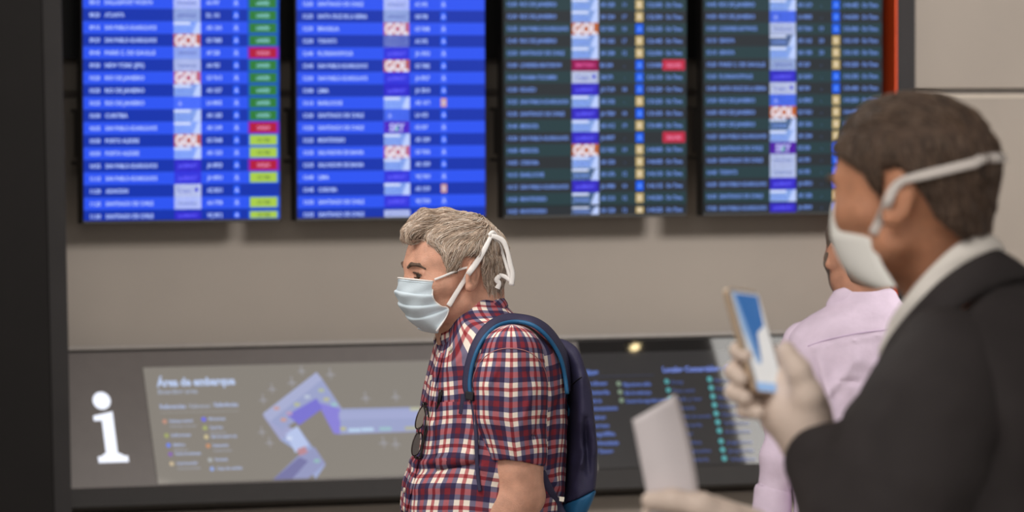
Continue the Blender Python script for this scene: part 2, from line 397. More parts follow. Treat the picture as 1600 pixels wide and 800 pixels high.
# ---------------------------------------------------------------- flat lettering
_tc = {}
def glyphs(s, bold=0.0):
    if (s, bold) in _tc: return _tc[(s, bold)]
    c = bpy.data.curves.new('t', 'FONT'); c.body = s; c.size = 1.0; c.offset = bold; c.resolution_u = 2
    o = bpy.data.objects.new('t', c); COL.objects.link(o); dg = bpy.context.evaluated_depsgraph_get(); me = o.evaluated_get(dg).to_mesh()
    V = np.array([v.co[:2] for v in me.vertices]) if len(me.vertices) else np.zeros((0, 2)); F = [tuple(p.vertices) for p in me.polygons]
    o.evaluated_get(dg).to_mesh_clear(); bpy.data.objects.remove(o); bpy.data.curves.remove(c)
    _tc[(s, bold)] = (V, F); return V, F
class Flat:
    """flat print on a plane: origin O, axes U (right), W (down), N (towards the viewer)"""
    def __init__(s, O, U, W, N): s.O, s.U, s.W, s.N = [np.array(x, float) for x in (O, U, W, N)]; s.V = []; s.F = []; s.C = []
    def add(s, pts, faces, c, lay):
        b = len(s.V); lc = (*srgb(c), 1)
        for x, y in pts: s.V.append(s.O+s.U*x+s.W*y+s.N*lay*0.0012); s.C.append(lc)
        s.F += [tuple(b+i for i in f) for f in faces]
    def rect(s, x0, y0, x1, y1, c, lay=0): s.add([(x0, y0), (x0, y1), (x1, y1), (x1, y0)], [(0, 1, 2, 3)], c, lay)
    def poly(s, pts, c, lay=0): s.add(pts, [tuple(range(len(pts)))], c, lay)
    def dot(s, x, y, r, c, lay=0, k=14): s.poly([(x+r*math.cos(-2*math.pi*i/k), y+r*math.sin(-2*math.pi*i/k)) for i in range(k)], c, lay)
    def text(s, t, x, y, h, c, lay=2, width=None, align='l', bold=0.02, shear=0.0):
        V, F = glyphs(t, bold)
        if len(V) == 0: return
        k = h/0.70; kx = k
        w_ = V[:, 0].max()-V[:, 0].min(); 
        if width: kx = width/w_
        x0 = x-(0 if align == 'l' else 0.5*w_*kx)
        s.add([((p[0]-V[:, 0].min())*kx+x0+p[1]*k*shear, y-p[1]*k) for p in V], F, c, lay)
    def build(s, name, m, parent=None):
        o = mesh_np(name, s.V, s.F, m, parent); a = o.data.attributes.new('Col', 'FLOAT_COLOR', 'POINT')
        a.data.foreach_set('color', np.array(s.C, np.float32).ravel()); return o

# ---------------------------------------------------------------- the four flight boards
GR, RD, YE = (40, 122, 55), (178, 14, 58), (168, 204, 72)
LOGO = {
 'A': ((150, 182, 252), 'w'), 'G': ((214, 112, 58), 'g'), 'P': ((62, 48, 214), 'p'), 'W': ((196, 208, 250), 't'), 'B': ((85, 118, 255), 'b'),
 'S': ((92, 30, 180), 's'), 'F': ((165, 185, 235), 't'), 'C': ((205, 215, 250), 'c'), 'V': ((160, 30, 90), 'v')}
def logo(F, kind, x0, y0, x1, y1):
    c, k = LOGO[kind]; F.rect(x0, y0, x1, y1, c, 1); w_, h_ = x1-x0, y1-y0
    if k == 'w':
        F.rect(x0, y0+h_*0.06, x0+w_*0.62, y0+h_*0.26, (215, 225, 255), 2); F.poly([(x0+w_*0.70, y1), (x1, y1), (x1, y0), (x0+w_*0.86, y0+h_*.1)], (190, 208, 255), 2)
        F.text('Aerolíneas', x0+w_*0.06, y0+h_*0.72, h_*0.26, (118, 152, 245), 3, w_*0.58)
    if k == 'g': F.text('GOL', x0+w_*0.03, y0+h_*0.93, h_*0.86, (235, 232, 245), 3, w_*0.92, bold=0.045)
    if k == 'p': F.text('JetSMART', x0+w_*0.12, y0+h_*0.68, h_*0.34, (96, 92, 255), 3, w_*0.74)
    if k == 't': F.text('American' if kind == 'W' else 'AIRFRANCE', x0+w_*0.14, y0+h_*0.64, h_*0.24, (90, 105, 190), 3, w_*0.7)
    if k == 'b': F.poly([(x0+w_*.14, y0+h_*.7), (x0+w_*.3, y0+h_*.7), (x0+w_*.22, y0+h_*.3)], (150, 170, 255), 3)
    if k == 's': F.text('SKY', x0+w_*0.2, y0+h_*0.8, h_*0.6, (190, 190, 250), 3, w_*0.6, bold=0.04); F.poly([(x0+w_*.42, y0+h_*.78), (x0+w_*.56, y0+h_*.2), (x0+w_*.5, y0+h_*.78)], (70, 210, 150), 4)
    if k == 'c': F.text('Copa', x0+w_*0.12, y0+h_*0.66, h_*0.32, (110, 120, 210), 3, w_*0.5); F.dot(x0+w_*0.82, y0+h_*0.45, h_*0.17, (60, 60, 215), 3)
    if k == 'v': F.text('BRITISH', x0+w_*0.14, y0+h_*0.64, h_*0.3, (235, 90, 165), 3, w_*0.7)
SP, RJ, SC_ = 'SAN PABLO-GUARULHOS', 'RIO DE JANEIRO', 'SANTIAGO DE CHILE'
ARR1 = [('08:15', 'DALLAS/FORT WORTH', 'W', 'AA 997', GR), ('08:20', 'ATLANTA', 'F', 'DL 101', GR), ('09:10', SP, 'A', 'AR 1241', GR), ('09:20', SP, 'G', 'G3 7680', GR),
 ('09:45', 'PARIS C. DE GAULLE', 'F', 'AF 228', RD), ('09:50', 'NEW YORK (JFK)', 'W', 'AA 953', GR), ('10:20', RJ, 'G', 'G3 7613', GR), ('10:20', RJ, 'A', 'AR 1257', GR),
 ('10:25', RJ, 'B', 'LA 8002', GR), ('10:30', 'CURITIBA', 'A', 'AR 1283', GR), ('10:35', SP, 'A', 'AR 1249', RD), ('10:50', 'PORTO ALEGRE', 'G', 'G3 7648', YE),
 ('10:50', 'PORTO ALEGRE', 'A', 'AR 1233', YE), ('10:55', SP, 'P', 'JA 8953', RD), ('11:10', SP, 'P', 'JA 8951', YE), ('11:20', 'ASUNCION', 'C', 'AZ 8231', None),
 ('11:25', SC_, 'W', 'AA 7708', YE), ('11:30', SC_, 'P', 'WJ 3812', YE)]
ARR2 = [('12:20', SC_, 'W', 'AC 092', 0), ('12:25', 'SANTA CRUZ DE LA SIERRA', 'F', 'OB 708', 0), ('12:30', 'BRASILIA', 'G', 'G3 7688', 0), ('12:30', 'TORONTO', 'W', 'AC 092', 0),
 ('12:40', 'FLORIANOPOLIS', 'P', 'JA 3953', 0), ('12:45', SP, 'G', 'G3 7682', 0), ('12:50', SP, 'P', 'JA 8957', 0), ('13:00', 'LIMA', 'P', 'JA 3810', 0),
 ('13:10', 'BARILOCHE', 'A', 'AR 1671', 1), ('13:20', SC_, 'B', 'LA 433', 0), ('13:20', SC_, 'S', 'H2 507', 0), ('13:25', 'MONTEVIDEO', 'A', 'AR 1209', 0),
 ('13:35', 'SALVADOR DE BAHIA', 'G', 'G3 7656', 0), ('13:35', 'SALVADOR DE BAHIA', 'A', 'AR 1559', 0), ('13:40', 'LIMA', 'P', 'WJ 7601', 0), ('13:45', 'CORDOBA', 'A', 'AR 1539', 1),
 ('13:50', SC_, 'P', 'WJ 7550', 0), ('13:55', SC_, 'W', 'AA 7724', 0)]
DEP3 = [('12:05', RJ, 'A', 'AR 1258', '11', 1, 0), ('12:30', RJ, 'A', 'AR 1264', '17', 1, 0), ('12:35', SP, 'G', 'G3 7681', '10', 0, 0), ('12:45', RJ, 'A', 'AR 1262', '17', 1, 0),
 ('12:50', SC_, 'A', 'AR 1284', '12', 1, 0), ('13:00', 'LONDRES-HEATHROW', 'V', 'BA 244', '-', 0, 1), ('13:10', 'PANAMA-TOCUMEN', 'C', 'CM 279', '-', 0, 0), ('13:20', 'IGUAZU', 'P', 'JA 7130', '18', 0, 0),
 ('13:25', SP, 'A', 'AR 1242', '-', 1, 0), ('13:35', SC_, 'P', 'JA 7581', '10', 0, 0), ('13:40', 'MENDOZA', 'A', 'AR 1412', '19', 1, 0), ('13:50', SP, 'P', 'JA 8957', '-', 0, 2),
 ('14:00', 'MENDOZA', 'G', 'G3 7683', '19', 1, 0), ('14:05', 'CORDOBA', 'A', 'AR 1550', '-', 1, 0), ('14:10', 'BARILOCHE', 'A', 'AR 1676', '12', 1, 0), ('14:15', SP, 'P', 'JA 3980', '10', 0, 0),
 ('14:20', 'MONTEVIDEO', 'A', 'AR 1210', '12', 1, 0), ('14:25', 'MONTEVIDEO', 'A', 'AR 1228', '12', 1, 0)]
DEP4 = [('14:45', RJ, 'A', 'AR 1210', '-', 0, 0), ('14:50', RJ, 'B', 'LA 8005', '-', 0, 0), ('15:00', 'LONDRES-GATWICK', 'W', 'DY 7041', '19', 0, 0), ('15:10', 'GENOVA', 'A', 'AR 1162', '20', 1, 0),
 ('15:10', 'GENOVA', 'A', 'AR 1180', '20', 1, 0), ('15:20', 'PARIS C. DE GAULLE', 'F', 'AF 229', '-', 1, 0), ('15:35', 'FLORIANOPOLIS', 'P', 'JA 3654', '-', 0, 0), ('15:40', 'SANTA CRUZ DE LA SIERRA', 'C', 'OB 709', '-', 0, 0),
 ('15:50', RJ, 'B', 'LA 8003', '-', 1, 0), ('16:00', RJ, 'G', 'G3 7651', '-', 1, 0), ('16:10', RJ, 'A', 'AR 1256', '-', 1, 0), ('16:20', SP, 'A', 'AR 1244', '-', 1, 0),
 ('16:25', SC_, 'S', 'H2 508', '-', 0, 0), ('16:30', SC_, 'W', 'AC 093', '-', 0, 0), ('16:40', 'TORONTO', 'W', 'AC 093', '-', 0, 0), ('16:50', SP, 'P', 'JA 8951', '-', 0, 0),
 ('16:55', SC_, 'A', 'AR 1286', '-', 1, 0), ('17:05', SP, 'P', 'JA 8959', '-', 0, 0)]
zbot = float(np.mean([onwall(x, y, YF)[2] for x, y in ((131, 343.5), (757, 340), (789, 336.6), (1098, 331.5))]))
def zrow(px, py): return onwall(px, py, YF)[2]
PITCH_R = (zrow(290, 61.9)-zrow(290, 218.4))/8
def board(i, pxl, pxr, bezel_l, rows, ytop_row, label):
    X0, X1 = onwall(pxl, 200, YF)[0], onwall(pxr, 200, YF)[0]; W = X1-X0
    e = empty('flight_board', ((X0+X1)/2, YF+0.08, zbot))
    ztop = zbot+1.23
    XB = onwall(bezel_l, 200, YF)[0]
    bx('housing', (X0-0.004, YF+0.006, zbot-0.012), (X1+0.004, YF+0.06, ztop+0.012), M_black, e, 0.004)
    bx('mounting_bracket', (X0, YF+0.061, zbot+0.21), (X0+0.03, YF+0.10, zbot+0.37), M_black, e)
    bx('mounting_bracket', (X0+0.25, YF+0.061, zbot+0.21), (X0+0.40, YW-0.031, zbot+0.50), M_black, e)
    for z in (zbot+0.185, zbot+0.36): bx('bracket_clip', (X0-0.004, YF+0.061, z), (X0+0.02, YF+0.125, z+0.012), M_black, e)
    dark = i >= 2
    c = (28, 40, 44) if dark else (0, 50, 176)
    b = Flat((X0, YF, ztop), (1, 0, 0), (0, 0, -1), (0, -1, 0)); b.rect(0, 0, W, ztop-zbot, c, 0); rel(b.build('screen', M_scr), e)
    zr0 = zrow((pxl+pxr)/2, ytop_row)
    for r, row in enumerate(rows):
        zc_ = zr0-r*PITCH_R; F = Flat((X0, YF, zc_), (1, 0, 0), (0, 0, -1), (0, -1, 0)); h = PITCH_R/2
        if zc_-h < zbot: h = min(h, zc_-zbot)
        light = (r % 2 == 0)
        if not dark: bgc = (38, 82, 242) if light else (0, 46, 172)
        else: bgc = (32, 58, 64) if light else (36, 42, 48)
        F.rect(0, -h, W, h, bgc, 1); th = PITCH_R*0.33; tcx = (176, 198, 255) if not dark else (112, 146, 226)
        if dark: xs = (0.014, 0.083, 0.366, 0.512, 0.522, 0.60, 0.655)
        else: xs = (0.030, 0.108, 0.458, 0.595, 0.624, 0.703, 0.777)
        lw = xs[3]*W-xs[2]*W
        F.text(row[0], xs[0]*W, th/2, th, tcx, 3, 0.053*W, bold=0.03); F.text(row[1], xs[1]*W, th/2, th, tcx, 3, min(len(row[1])*0.0142, 0.262)*W, bold=0.03)
        logo(F, row[2], xs[2]*W, -h, xs[3]*W, h)
        F.text(row[3], xs[4]*W, th/2, th, tcx, 3, len(row[3])*0.0112*W, bold=0.03)
        if not dark:
            org = (i == 1 and row[4] == 1)
            F.rect((xs[6]-0.015)*W, -h*0.68, (xs[6]+0.015)*W, h*0.68, (215, 160, 140) if org else ((70, 110, 255) if light else (30, 95, 255)), 2)
            F.text('B' if org else 'A', xs[6]*W, th/2, th, (190, 205, 255), 3, align='c')
            if i == 0 and row[4]:
                s = row[4]; F.rect(0.836*W, -h*0.98, 0.998*W, h*0.98, (0, 82, 190) if s == GR else ((120, 30, 190) if s == RD else (30, 95, 220)), 2)
                F.rect(0.845*W, -h*0.78, 0.985*W, h*0.8, s, 3); F.text({GR: 'LANDED', RD: 'CANCELADO', YE: 'ON TIME'}[s], 0.915*W, th/2, th*0.9, (150, 215, 225) if s == GR else ((235, 150, 190) if s == RD else (110, 140, 70)), 4, 0.068*W, 'c')
        else:
            F.text(row[4], xs[6]*W, th/2, th if row[4] != '-' else th*.6, tcx, 3, align='c')
            by = row[5]; F.rect(0.717*W, -h*0.78, 0.759*W, h*0.78, (196, 172, 118) if by else (0, 92, 240), 2)
            F.text('B' if by else 'A', 0.738*W, th/2, th*1.05, (235, 222, 200) if by else (110, 160, 255), 3, align='c', bold=0.03)
            if row[6] != 2: F.text(row[0], 0.782*W, th/2, th, tcx, 3, 0.082*W, bold=0.03)
            if row[6]: F.rect(0.866*W, -h*0.9, 0.990*W, h*0.85, (190, 34, 66), 3); F.text('DELAYED', 0.928*W, th/2, th*.9, (240, 140, 180), 4, 0.08*W, 'c')
            else: F.text('On Time', 0.884*W, th/2, th, tcx, 3, 0.09*W, bold=0.03)
        rel(F.build('flight_row', M_scr), e)
    tag(e, label, 'flight board', 'flight boards hanging in a row')
board(0, 130.5, 436.5, 125.5, ARR1, 4.0, 'blue flight board with green, red and yellow status boxes, leftmost of the four')
board(1, 464.5, 757.5, 458, ARR2, 6.5, 'blue flight board without status boxes, above the grey-haired man')
board(2, 788.5, 1072.5, 778, DEP3, 7.0, 'dark flight board with red delay boxes on two rows, third from the left')
board(3, 1100, 1378, 1091, DEP4, 7.4, 'dark flight board beside the orange column side, partly behind the dark-haired man')

# ---------------------------------------------------------------- sloped information console
AL = R(22); YC = 16.40
c_top = onwall(680, 536, YC); Ct = np.array([0, YC, c_top[2]])
Wd = np.array([0, -math.sin(AL), -math.cos(AL)]); Nn = np.array([0, -math.cos(AL), math.sin(AL)])
def st(px, py):
    p = onplane(px, py, Ct, Nn)-Ct; return p[0], float(p@Wd)
def q(*pts): return [st(*p) for p in pts]
xL = st(60, 560)[0]; xR = fin0-0.012
tb = st(600, 750)[1]; t_fr = st(115, 764)[1]; t_end = st(115, 793)[1]
con = empty('information_console', (5.5, YC, 0))
def cpt3(x, t, o): return Ct+np.array([x, 0, 0])+Wd*t+Nn*o
def slab(name, pts, th, off, m):
    P = [cpt3(x, t, off) for x, t in pts]; return rel(prism(name, P[::-1], -Nn*th, m), con)
M_cgrey = mat('console_painted_reflection', (76, 70, 68), 0.22, noise=0.04, spec=0.5)  # ceiling reflection painted into the glass as a lighter grey
M_cblk = mat('console_black_glass', (10, 10, 12), 0.025, spec=0.6)
M_cdark = mat('console_dark_glass', (40, 40, 42), 0.025, spec=0.6)
M_frame = mat('console_frame', (30, 27, 26), 0.55, noise=0.06, spec=0.15)
M_rim = mat('console_rim', (104, 97, 91), 0.4, noise=0.06)
M_con = screen_mat('console_screen', 0.93, 0.03, 0.5)
bx('plinth', (xL-1, YC-0.02, 0.0), (xR, YW-0.031, c_top[2]-0.55), M_panel, con)
body = [(xL-1, 0), (xR, 0), (xR, t_end), (xL-1, t_end)]
slab('frame', body, 0.05, 0.0, M_frame)
slab('rim', [(xL-1, -0.014), (xR, -0.014), (xR, 0.0), (xL-1, 0.0)], 0.05, 0.012, M_rim)
t0 = 0.008
xa = st(222, 575)[0]; xm = st(905, 560)[0]+0.0
slab('sign_glass', [(xL-1, t0), (xa-0.0, t0), (xa, t_fr), (xL-1, t_fr)], 0.004, 0.004, M_cgrey)
slab('left_display_border', [(xa, t0), (xm, t0), (xm, t_fr), (xa, t_fr)], 0.004, 0.004, M_cgrey)
tt, tb2 = st(222, 575.5)[1], st(250, 757)[1]
slab('right_display_border', [(xm, t0), (xR, t0), (xR, t_fr-0.035), (xm, t_fr-0.035)], 0.004, 0.004, M_cblk)
slab('right_display_glass', [(xm, st(1000, 551)[1]), (xR, st(1000, 551)[1]), (xR, st(1000, 731)[1]), (xm, st(1000, 731)[1])], 0.003, 0.006, M_cdark)
def flat(off=0.006): return Flat(Ct+Nn*off, (1, 0, 0), Wd, Nn)
# i sign
S = flat(0.006); WH = (238, 242, 255)
cx, ct = st(158, 627); rr = st(172, 627)[0]-cx; S.dot(cx, ct, rr, WH, 0, 24)
sx = lambda x, y: st(x, y)
b0 = st(150, 718); b1 = st(196, 718); s0 = st(157, 648)[0]; s1 = st(175, 644)[0]
T = lambda y: st(165, y)[1]
S.poly([(s0-0.000, T(716)), (s1, T(716)), (s1, T(644)), (s0-0.028, T(650)), (s0-0.028, T(658)), (s0, T(658))], WH, 0)
S.rect(s0-0.030, T(714), s1+0.034, T(724), WH, 1)
S.poly([(s0, T(708)), (s0-0.02, T(714)), (s1+0.024, T(714)), (s1, T(708))], WH, 0)
rel(S.build('letter_i', screen_mat('sign_light', 1.15)), con)
# left display
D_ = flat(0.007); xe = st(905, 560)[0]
D_.rect(xa, tt, xe, tb2, (138, 132, 124), 0)  # grey of the mirrored ceiling painted into the glowing screen background
TX = (176, 190, 226)
def tx(px, py, s, hpx, c=TX, wpx=None, lay=2, bold=0.03):
    x, t = st(px, py); x1 = st(px+(wpx or 10), py)[0]; t2 = st(px, py-hpx)[1]
    D_.text(s, x, t, t-t2, c, lay, (x1-x) if wpx else None, bold=bold)
tx(244, 605, 'Área de embarque', 12, (190, 206, 240), 123, bold=0.05); tx(246, 617, 'Boarding area', 7, (165, 172, 190), 62)
tx(249, 640, 'Referencias', 6.5, TX, 40); tx(292, 639, '/ References /', 6, (165, 172, 190), 38); tx(334, 637, 'Referências', 6.5, TX, 37)
D_.rect(st(250, 646)[0], st(250, 646)[1], st(372, 643)[0], st(250, 647)[1], (158, 156, 154), 1)
IC = [(256, 660, (205, 150, 130), 'Embarque nacional', 36, 1), (259, 682, (170, 178, 105), 'Informes', 30, 0), (262, 697, (110, 140, 250), 'Baños', 18, 1), (265, 711, (140, 100, 190), 'Puerta de embarque', 40, 0), (267, 726, (215, 195, 160), 'Control de seguridad', 32, 1),
      (317, 656.5, (110, 110, 250), 'Migraciones', 26, 0), (319, 670, (175, 185, 110), 'Duty free', 20, 1), (321, 684, (215, 200, 155), 'Sala de espera vip', 40, 0), (324, 698, (210, 150, 110), 'Restaurantes', 24, 1), (327, 720, (180, 185, 190), 'Farmacia', 20, 0), (330, 734, (150, 175, 235), 'Casa de cambio', 40, 0)]
for px, py, c, s, wpx, two in IC:
    x, t = st(px, py); D_.dot(x, t, 0.0075, c, 2); tx(px+8, py+1.5, s, 4.5, TX, wpx)
    if two: tx(px+9, py+9, s, 3.2, (160, 162, 172), wpx+4)
# terminal map
PALE, MID, VIO = (158, 166, 206), (140, 146, 205), (124, 118, 214)
def poly(pts, c, lay): D_.poly(q(*pts)[::-1], c, lay)
poly([(409, 650), (494, 583), (533, 639), (533, 639), (476, 700), (450, 690), (436, 688)], (139, 133, 125), 1)
poly([(409, 648), (493, 583), (502, 594), (420, 660)], (172, 178, 214), 3)
poly([(420, 658), (502, 594), (533, 640), (526, 680), (498, 636), (447, 668), (440, 676)], PALE, 2)
poly([(409, 650), (424, 656), (458, 672), (437, 689)], (165, 168, 208), 2)
poly([(447, 650), (493, 624), (502, 640), (466, 666)], VIO, 4)
poly([(494, 630), (530, 640), (530, 680), (520, 679)], (140, 132, 220), 3)
poly([(528, 640), (665, 637), (905, 632), (905, 668), (665, 675), (528, 680)], PALE, 2)
poly([(528, 645), (700, 641), (700, 654), (528, 657)], (166, 173, 214), 3)
poly([(437, 689), (463, 667), (507, 728), (492, 750), (466, 708)], (160, 172, 214), 2)
poly([(445, 680), (463, 667), (481, 697), (460, 709)], (188, 202, 240), 3)
poly([(466, 712), (490, 700), (507, 726), (480, 749), (425, 751)], (150, 155, 196), 3)
poly([(425, 751), (466, 716), (480, 722), (455, 750)], (120, 120, 168), 4)
poly([(462, 704), (475, 699), (479, 709), (466, 714)], (190, 140, 150), 5)
for k, (px, py, c) in enumerate([(430, 640, (200, 160, 160)), (441, 658, (205, 160, 150)), (450, 648, (190, 160, 190)), (462, 634, (185, 190, 150)), (478, 622, (190, 200, 220)), (500, 612, (180, 190, 160)), (508, 626, (190, 190, 150)), (520, 634, (160, 200, 205)),
    (534, 672, (190, 190, 140)), (552, 674, (190, 215, 240)), (572, 673, (190, 215, 240)), (600, 672, (160, 195, 205)), (640, 671, (180, 180, 150)), (648, 641, (190, 190, 160)), (493, 722, (150, 190, 190)), (450, 687, (215, 225, 250))]):
    x, t = st(px, py); w_ = 0.010 if k < 9 or k > 13 else 0.022; D_.rect(x-w_, t-0.006, x+w_, t+0.006, c, 6)
for px, py, s in [(455, 598, 9), (470, 580, 8), (410, 625, 8), (424, 608, 8), (515, 585, 9), (570, 622, 9), (617, 620, 9), (408, 675, 8), (420, 692, 8), (598, 692, 9), (617, 694, 9)]:
    x, t = st(px, py); u = s/447.0
    D_.poly([(x-u*.12, t-u), (x-u*.12, t+u), (x+u*.12, t+u), (x+u*.12, t-u)], (158, 156, 160), 1); D_.poly([(x-u, t+u*.35), (x+u, t+u*.35), (x, t-u*.25)], (158, 156, 160), 1)
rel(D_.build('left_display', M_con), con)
# right display text
D_ = flat(0.008); BL = (88, 110, 178); BD = (70, 82, 128)
tx(880, 588, 'Servicios', 8, (96, 122, 196), 54, bold=0.06); tx(1034, 583, 'Locales Comerciales - Commercial', 8, (110, 130, 205), 150, bold=0.06)
D_.rect(st(880, 590)[0], st(880, 590.5)[1], st(1020, 586)[0], st(880, 591.7)[1], (66, 70, 92), 1)
for k, (y, wd) in enumerate([(604, 40), (618, 42), (631, 28), (643, 52), (657, 32), (670, 36), (683, 44), (697, 48), (710, 38)]):
    tx(908+k*1.4, y, ['Aerolíneas', 'Boletería', 'Check in', 'Estacionamiento', 'Remises', 'Correo', 'Capilla', 'Guardaequipaje', 'Teléfonos'][k], 6, BL, wd, bold=0.06)
for k in range(3):
    x, t = st(965+k*2.2, 601+k*13); D_.dot(x, t, 0.009, (130, 150, 130), 2); tx(972+k*2.2, 605+k*13, ['Migraciones salida', 'Sala de embarque', 'Control de seguridad nacional'][k], 5.5, BL, [44, 42, 70][k], bold=0.05)
for k in range(10):
    x, t = st(1040+k*2.6, 597.5+k*13.5); D_.dot(x, t, 0.0095, (84, 160, 165), 2); tx(1047+k*2.6, 601+k*13.5, ['Duty', 'Kiosco central', 'Café y bar', 'Farmacia', 'Cambio de moneda', 'Librería', 'Bar', 'Óptica', 'Regionales', 'Heladería'][k], 5, BD, [20, 34, 44, 30, 52, 36, 20, 30, 42, 36][k], bold=0.05)
for k in range(10):
    x, t = st(1107+k*2.55, 594+k*13.4+(3 if k > 6 else 0)); D_.dot(x, t, 0.0105, (86, 165, 170), 2); tx(1115+k*2.55, 598+k*13.4+(3 if k > 6 else 0), ['Marroquinería', 'Perfumería', 'Electrónica', 'Deportes', 'Chocolates', 'Vinos', 'Artesanías', 'Juguetes', 'Joyería', 'Valijas'][k], 5, BD, 42, bold=0.05)
rel(D_.build('right_display_text', M_con), con)
tag(con, 'long sloped information console with white letter i and terminal map, below the flight boards', 'information display')

# ---------------------------------------------------------------- ceiling luminaires (one is mirrored in the console glass)
def refl(px, py):
    p = onplane(px, py, Ct, Nn); d = ray(px, py); d = d-2*(d@Nn)*Nn; t = (zc-0.02-p[2])/d[2]; return p+d*t
def emit(name, c, s):
    m = bpy.data.materials.new(name); m.use_nodes = True; b = m.node_tree.nodes['Principled BSDF']; b.inputs['Emission Color'].default_value = (*c, 1); b.inputs['Emission Strength'].default_value = s; return m
M_lum = emit('luminaire', (1, 0.97, 0.92), 6.0)
P = [refl(*p) for p in ((1110, 530), (1330, 525), (1390, 765), (1176, 765))]
lp = prism('ceiling_light', P, (0, 0, 0.018), M_lum); tag(lp, 'large flat ceiling luminaire above the console, mirrored in its glass', 'ceiling light', 'ceiling lights')
c0 = refl(990, 541)
def downlight(c, rad=0.022):
    e = empty('downlight', (c[0], c[1], zc-0.03)); k = 20
    o = prism('lamp', [(math.cos(2*math.pi*i/k)*rad, math.sin(2*math.pi*i/k)*rad, 0) for i in range(k)][::-1], (0, 0, 0.01), emit('warm_lamp', (1, 0.78, 0.4), 40.0), e)
    V = []; F = []
    for i in range(k):
        a = 2*math.pi*i/k
        for r_, z in ((rad, 0), (rad+0.02, 0), (rad+0.02, 0.028), (rad, 0.028)): V.append((math.cos(a)*r_, math.sin(a)*r_, z))
    F = [(i*4+j, ((i+1) % k)*4+j, ((i+1) % k)*4+(j+1) % 4, i*4+(j+1) % 4) for i in range(k) for j in range(4)]
    mesh_np('trim_ring', V, F, M_black, e); tag(e, 'round warm ceiling downlight mirrored as a gold glint on the console', 'ceiling light', 'ceiling lights')
downlight(c0)

# ================================================================== PEOPLE
def bvh(objs):
    Vs = []; Fs = []; b = 0
    for o in objs:
        me = o.data; v = np.empty(len(me.vertices)*3, np.float32); me.vertices.foreach_get('co', v); v = v.reshape(-1, 3)
        Vs += [Vector(x) for x in v]; Fs += [tuple(i+b for i in p.vertices) for p in me.polygons]; b += len(v)
    return BVHTree.FromPolygons(Vs, Fs)
def skin_mat(name, c, red=(170, 95, 75)):
    m = mat(name, c, 0.52, noise=0.16, nscale=38, bump=0.5, bscale=420, spec=0.35)
    b = m.node_tree.nodes['Principled BSDF']; b.inputs['Subsurface Weight'].default_value = 0.12; b.inputs['Subsurface Radius'].default_value = (0.012, 0.004, 0.002); b.inputs['Subsurface Scale'].default_value = 0.6
    return m
def stubble_over(m, c, lo_c, hi_c): return m
M_eyew = mat('eye_white', (205, 196, 188), 0.25); M_iris = mat('eye_iris', (60, 50, 42), 0.2)
M_shoe = mat('shoe_leather', (34, 28, 26), 0.35, noise=0.1)

def legs_and_shoes(fig, fr, z_top, m_tr, ra=0.105, rb=0.165, stance=0.095):
    fl = Frame((fr.O[0], fr.O[1], 0), PHI_OF[fr]); off = 0.0
    def f(P):
        Q = fl.to(P); B = Q.copy(); B[:, 1] = np.abs(B[:, 1])
        d = ell(Q, (-0.01, 0, z_top-0.14), (ra+0.02, rb+0.01, 0.17))
        d = smin(d, chain(B, [(-0.01, 0.085, z_top-0.18), (0.01, stance, 0.50), (-0.02, stance+0.005, 0.10)], [0.092, 0.066, 0.058], 0.02), 0.05)
        return np.maximum(smax(d, Q[:, 2]-(z_top-0.0), 0.02), 0.045-Q[:, 2])-0.004*vnoise(Q, 18)
    c = fl.O
    tr = implicit('trousers', f, (c[0]-0.3, c[1]-0.3, 0.0), (c[0]+0.3, c[1]+0.3, z_top+0.03), 0.010, m_tr, fig.root)
    for s in (1, -1):
        def g(P, s=s):
            Q = fl.to(P); d = smin(ell(Q, (0.02, s*(stance+0.005), 0.04), (0.07, 0.045, 0.045)), ell(Q, (0.11, s*(stance+0.012), 0.03), (0.085, 0.048, 0.034)), 0.03)
            return np.maximum(d, 0.002-Q[:, 2])
        implicit('shoe', g, (c[0]-0.3, c[1]-0.3, -0.01), (c[0]+0.3, c[1]+0.3, 0.12), 0.007, M_shoe, fig.root)
PHI_OF = {}
def frame(O, phi, lean=0.0):
    f = Frame(O, phi, lean); PHI_OF[f] = phi; return f
def hand_pts(fr, W, D, Pn, s=1.0, curl=0.5, k=4):
    """relaxed hand: wrist W, direction D, palm normal Pn; gives chains of joints and radii"""
    W, D, Pn = [np.array(v, float) for v in (W, D, Pn)]; D /= np.linalg.norm(D); Pn /= np.linalg.norm(Pn); S = np.cross(D, Pn); out = []
    for i, (o, ln) in enumerate([(0.030, 0.90), (0.010, 1.0), (-0.011, 0.93), (-0.030, 0.74)]):
        p = W+D*0.088*s+S*o*s; ch = [W+D*0.02*s+S*o*0.6*s, p]; a = 0
        for sl in (0.042, 0.027, 0.021): a += curl; p = p+(D*math.cos(a)+Pn*math.sin(a))*sl*ln*s; ch.append(p)
        out.append((ch, [0.013*s, 0.0098*s, 0.0088*s, 0.008*s, 0.0068*s]))
    b = W+D*0.025*s+S*0.024*s+Pn*0.006*s; m1 = b+(D*0.7+S*0.6+Pn*0.45)*0.038*s; m2 = m1+(D*0.9+S*0.25+Pn*0.4)*0.030*s; m3 = m2+D*0.022*s+Pn*0.01*s
    out.append(([b, m1, m2, m3], [0.016*s, 0.012*s, 0.010*s, 0.0085*s])); return out

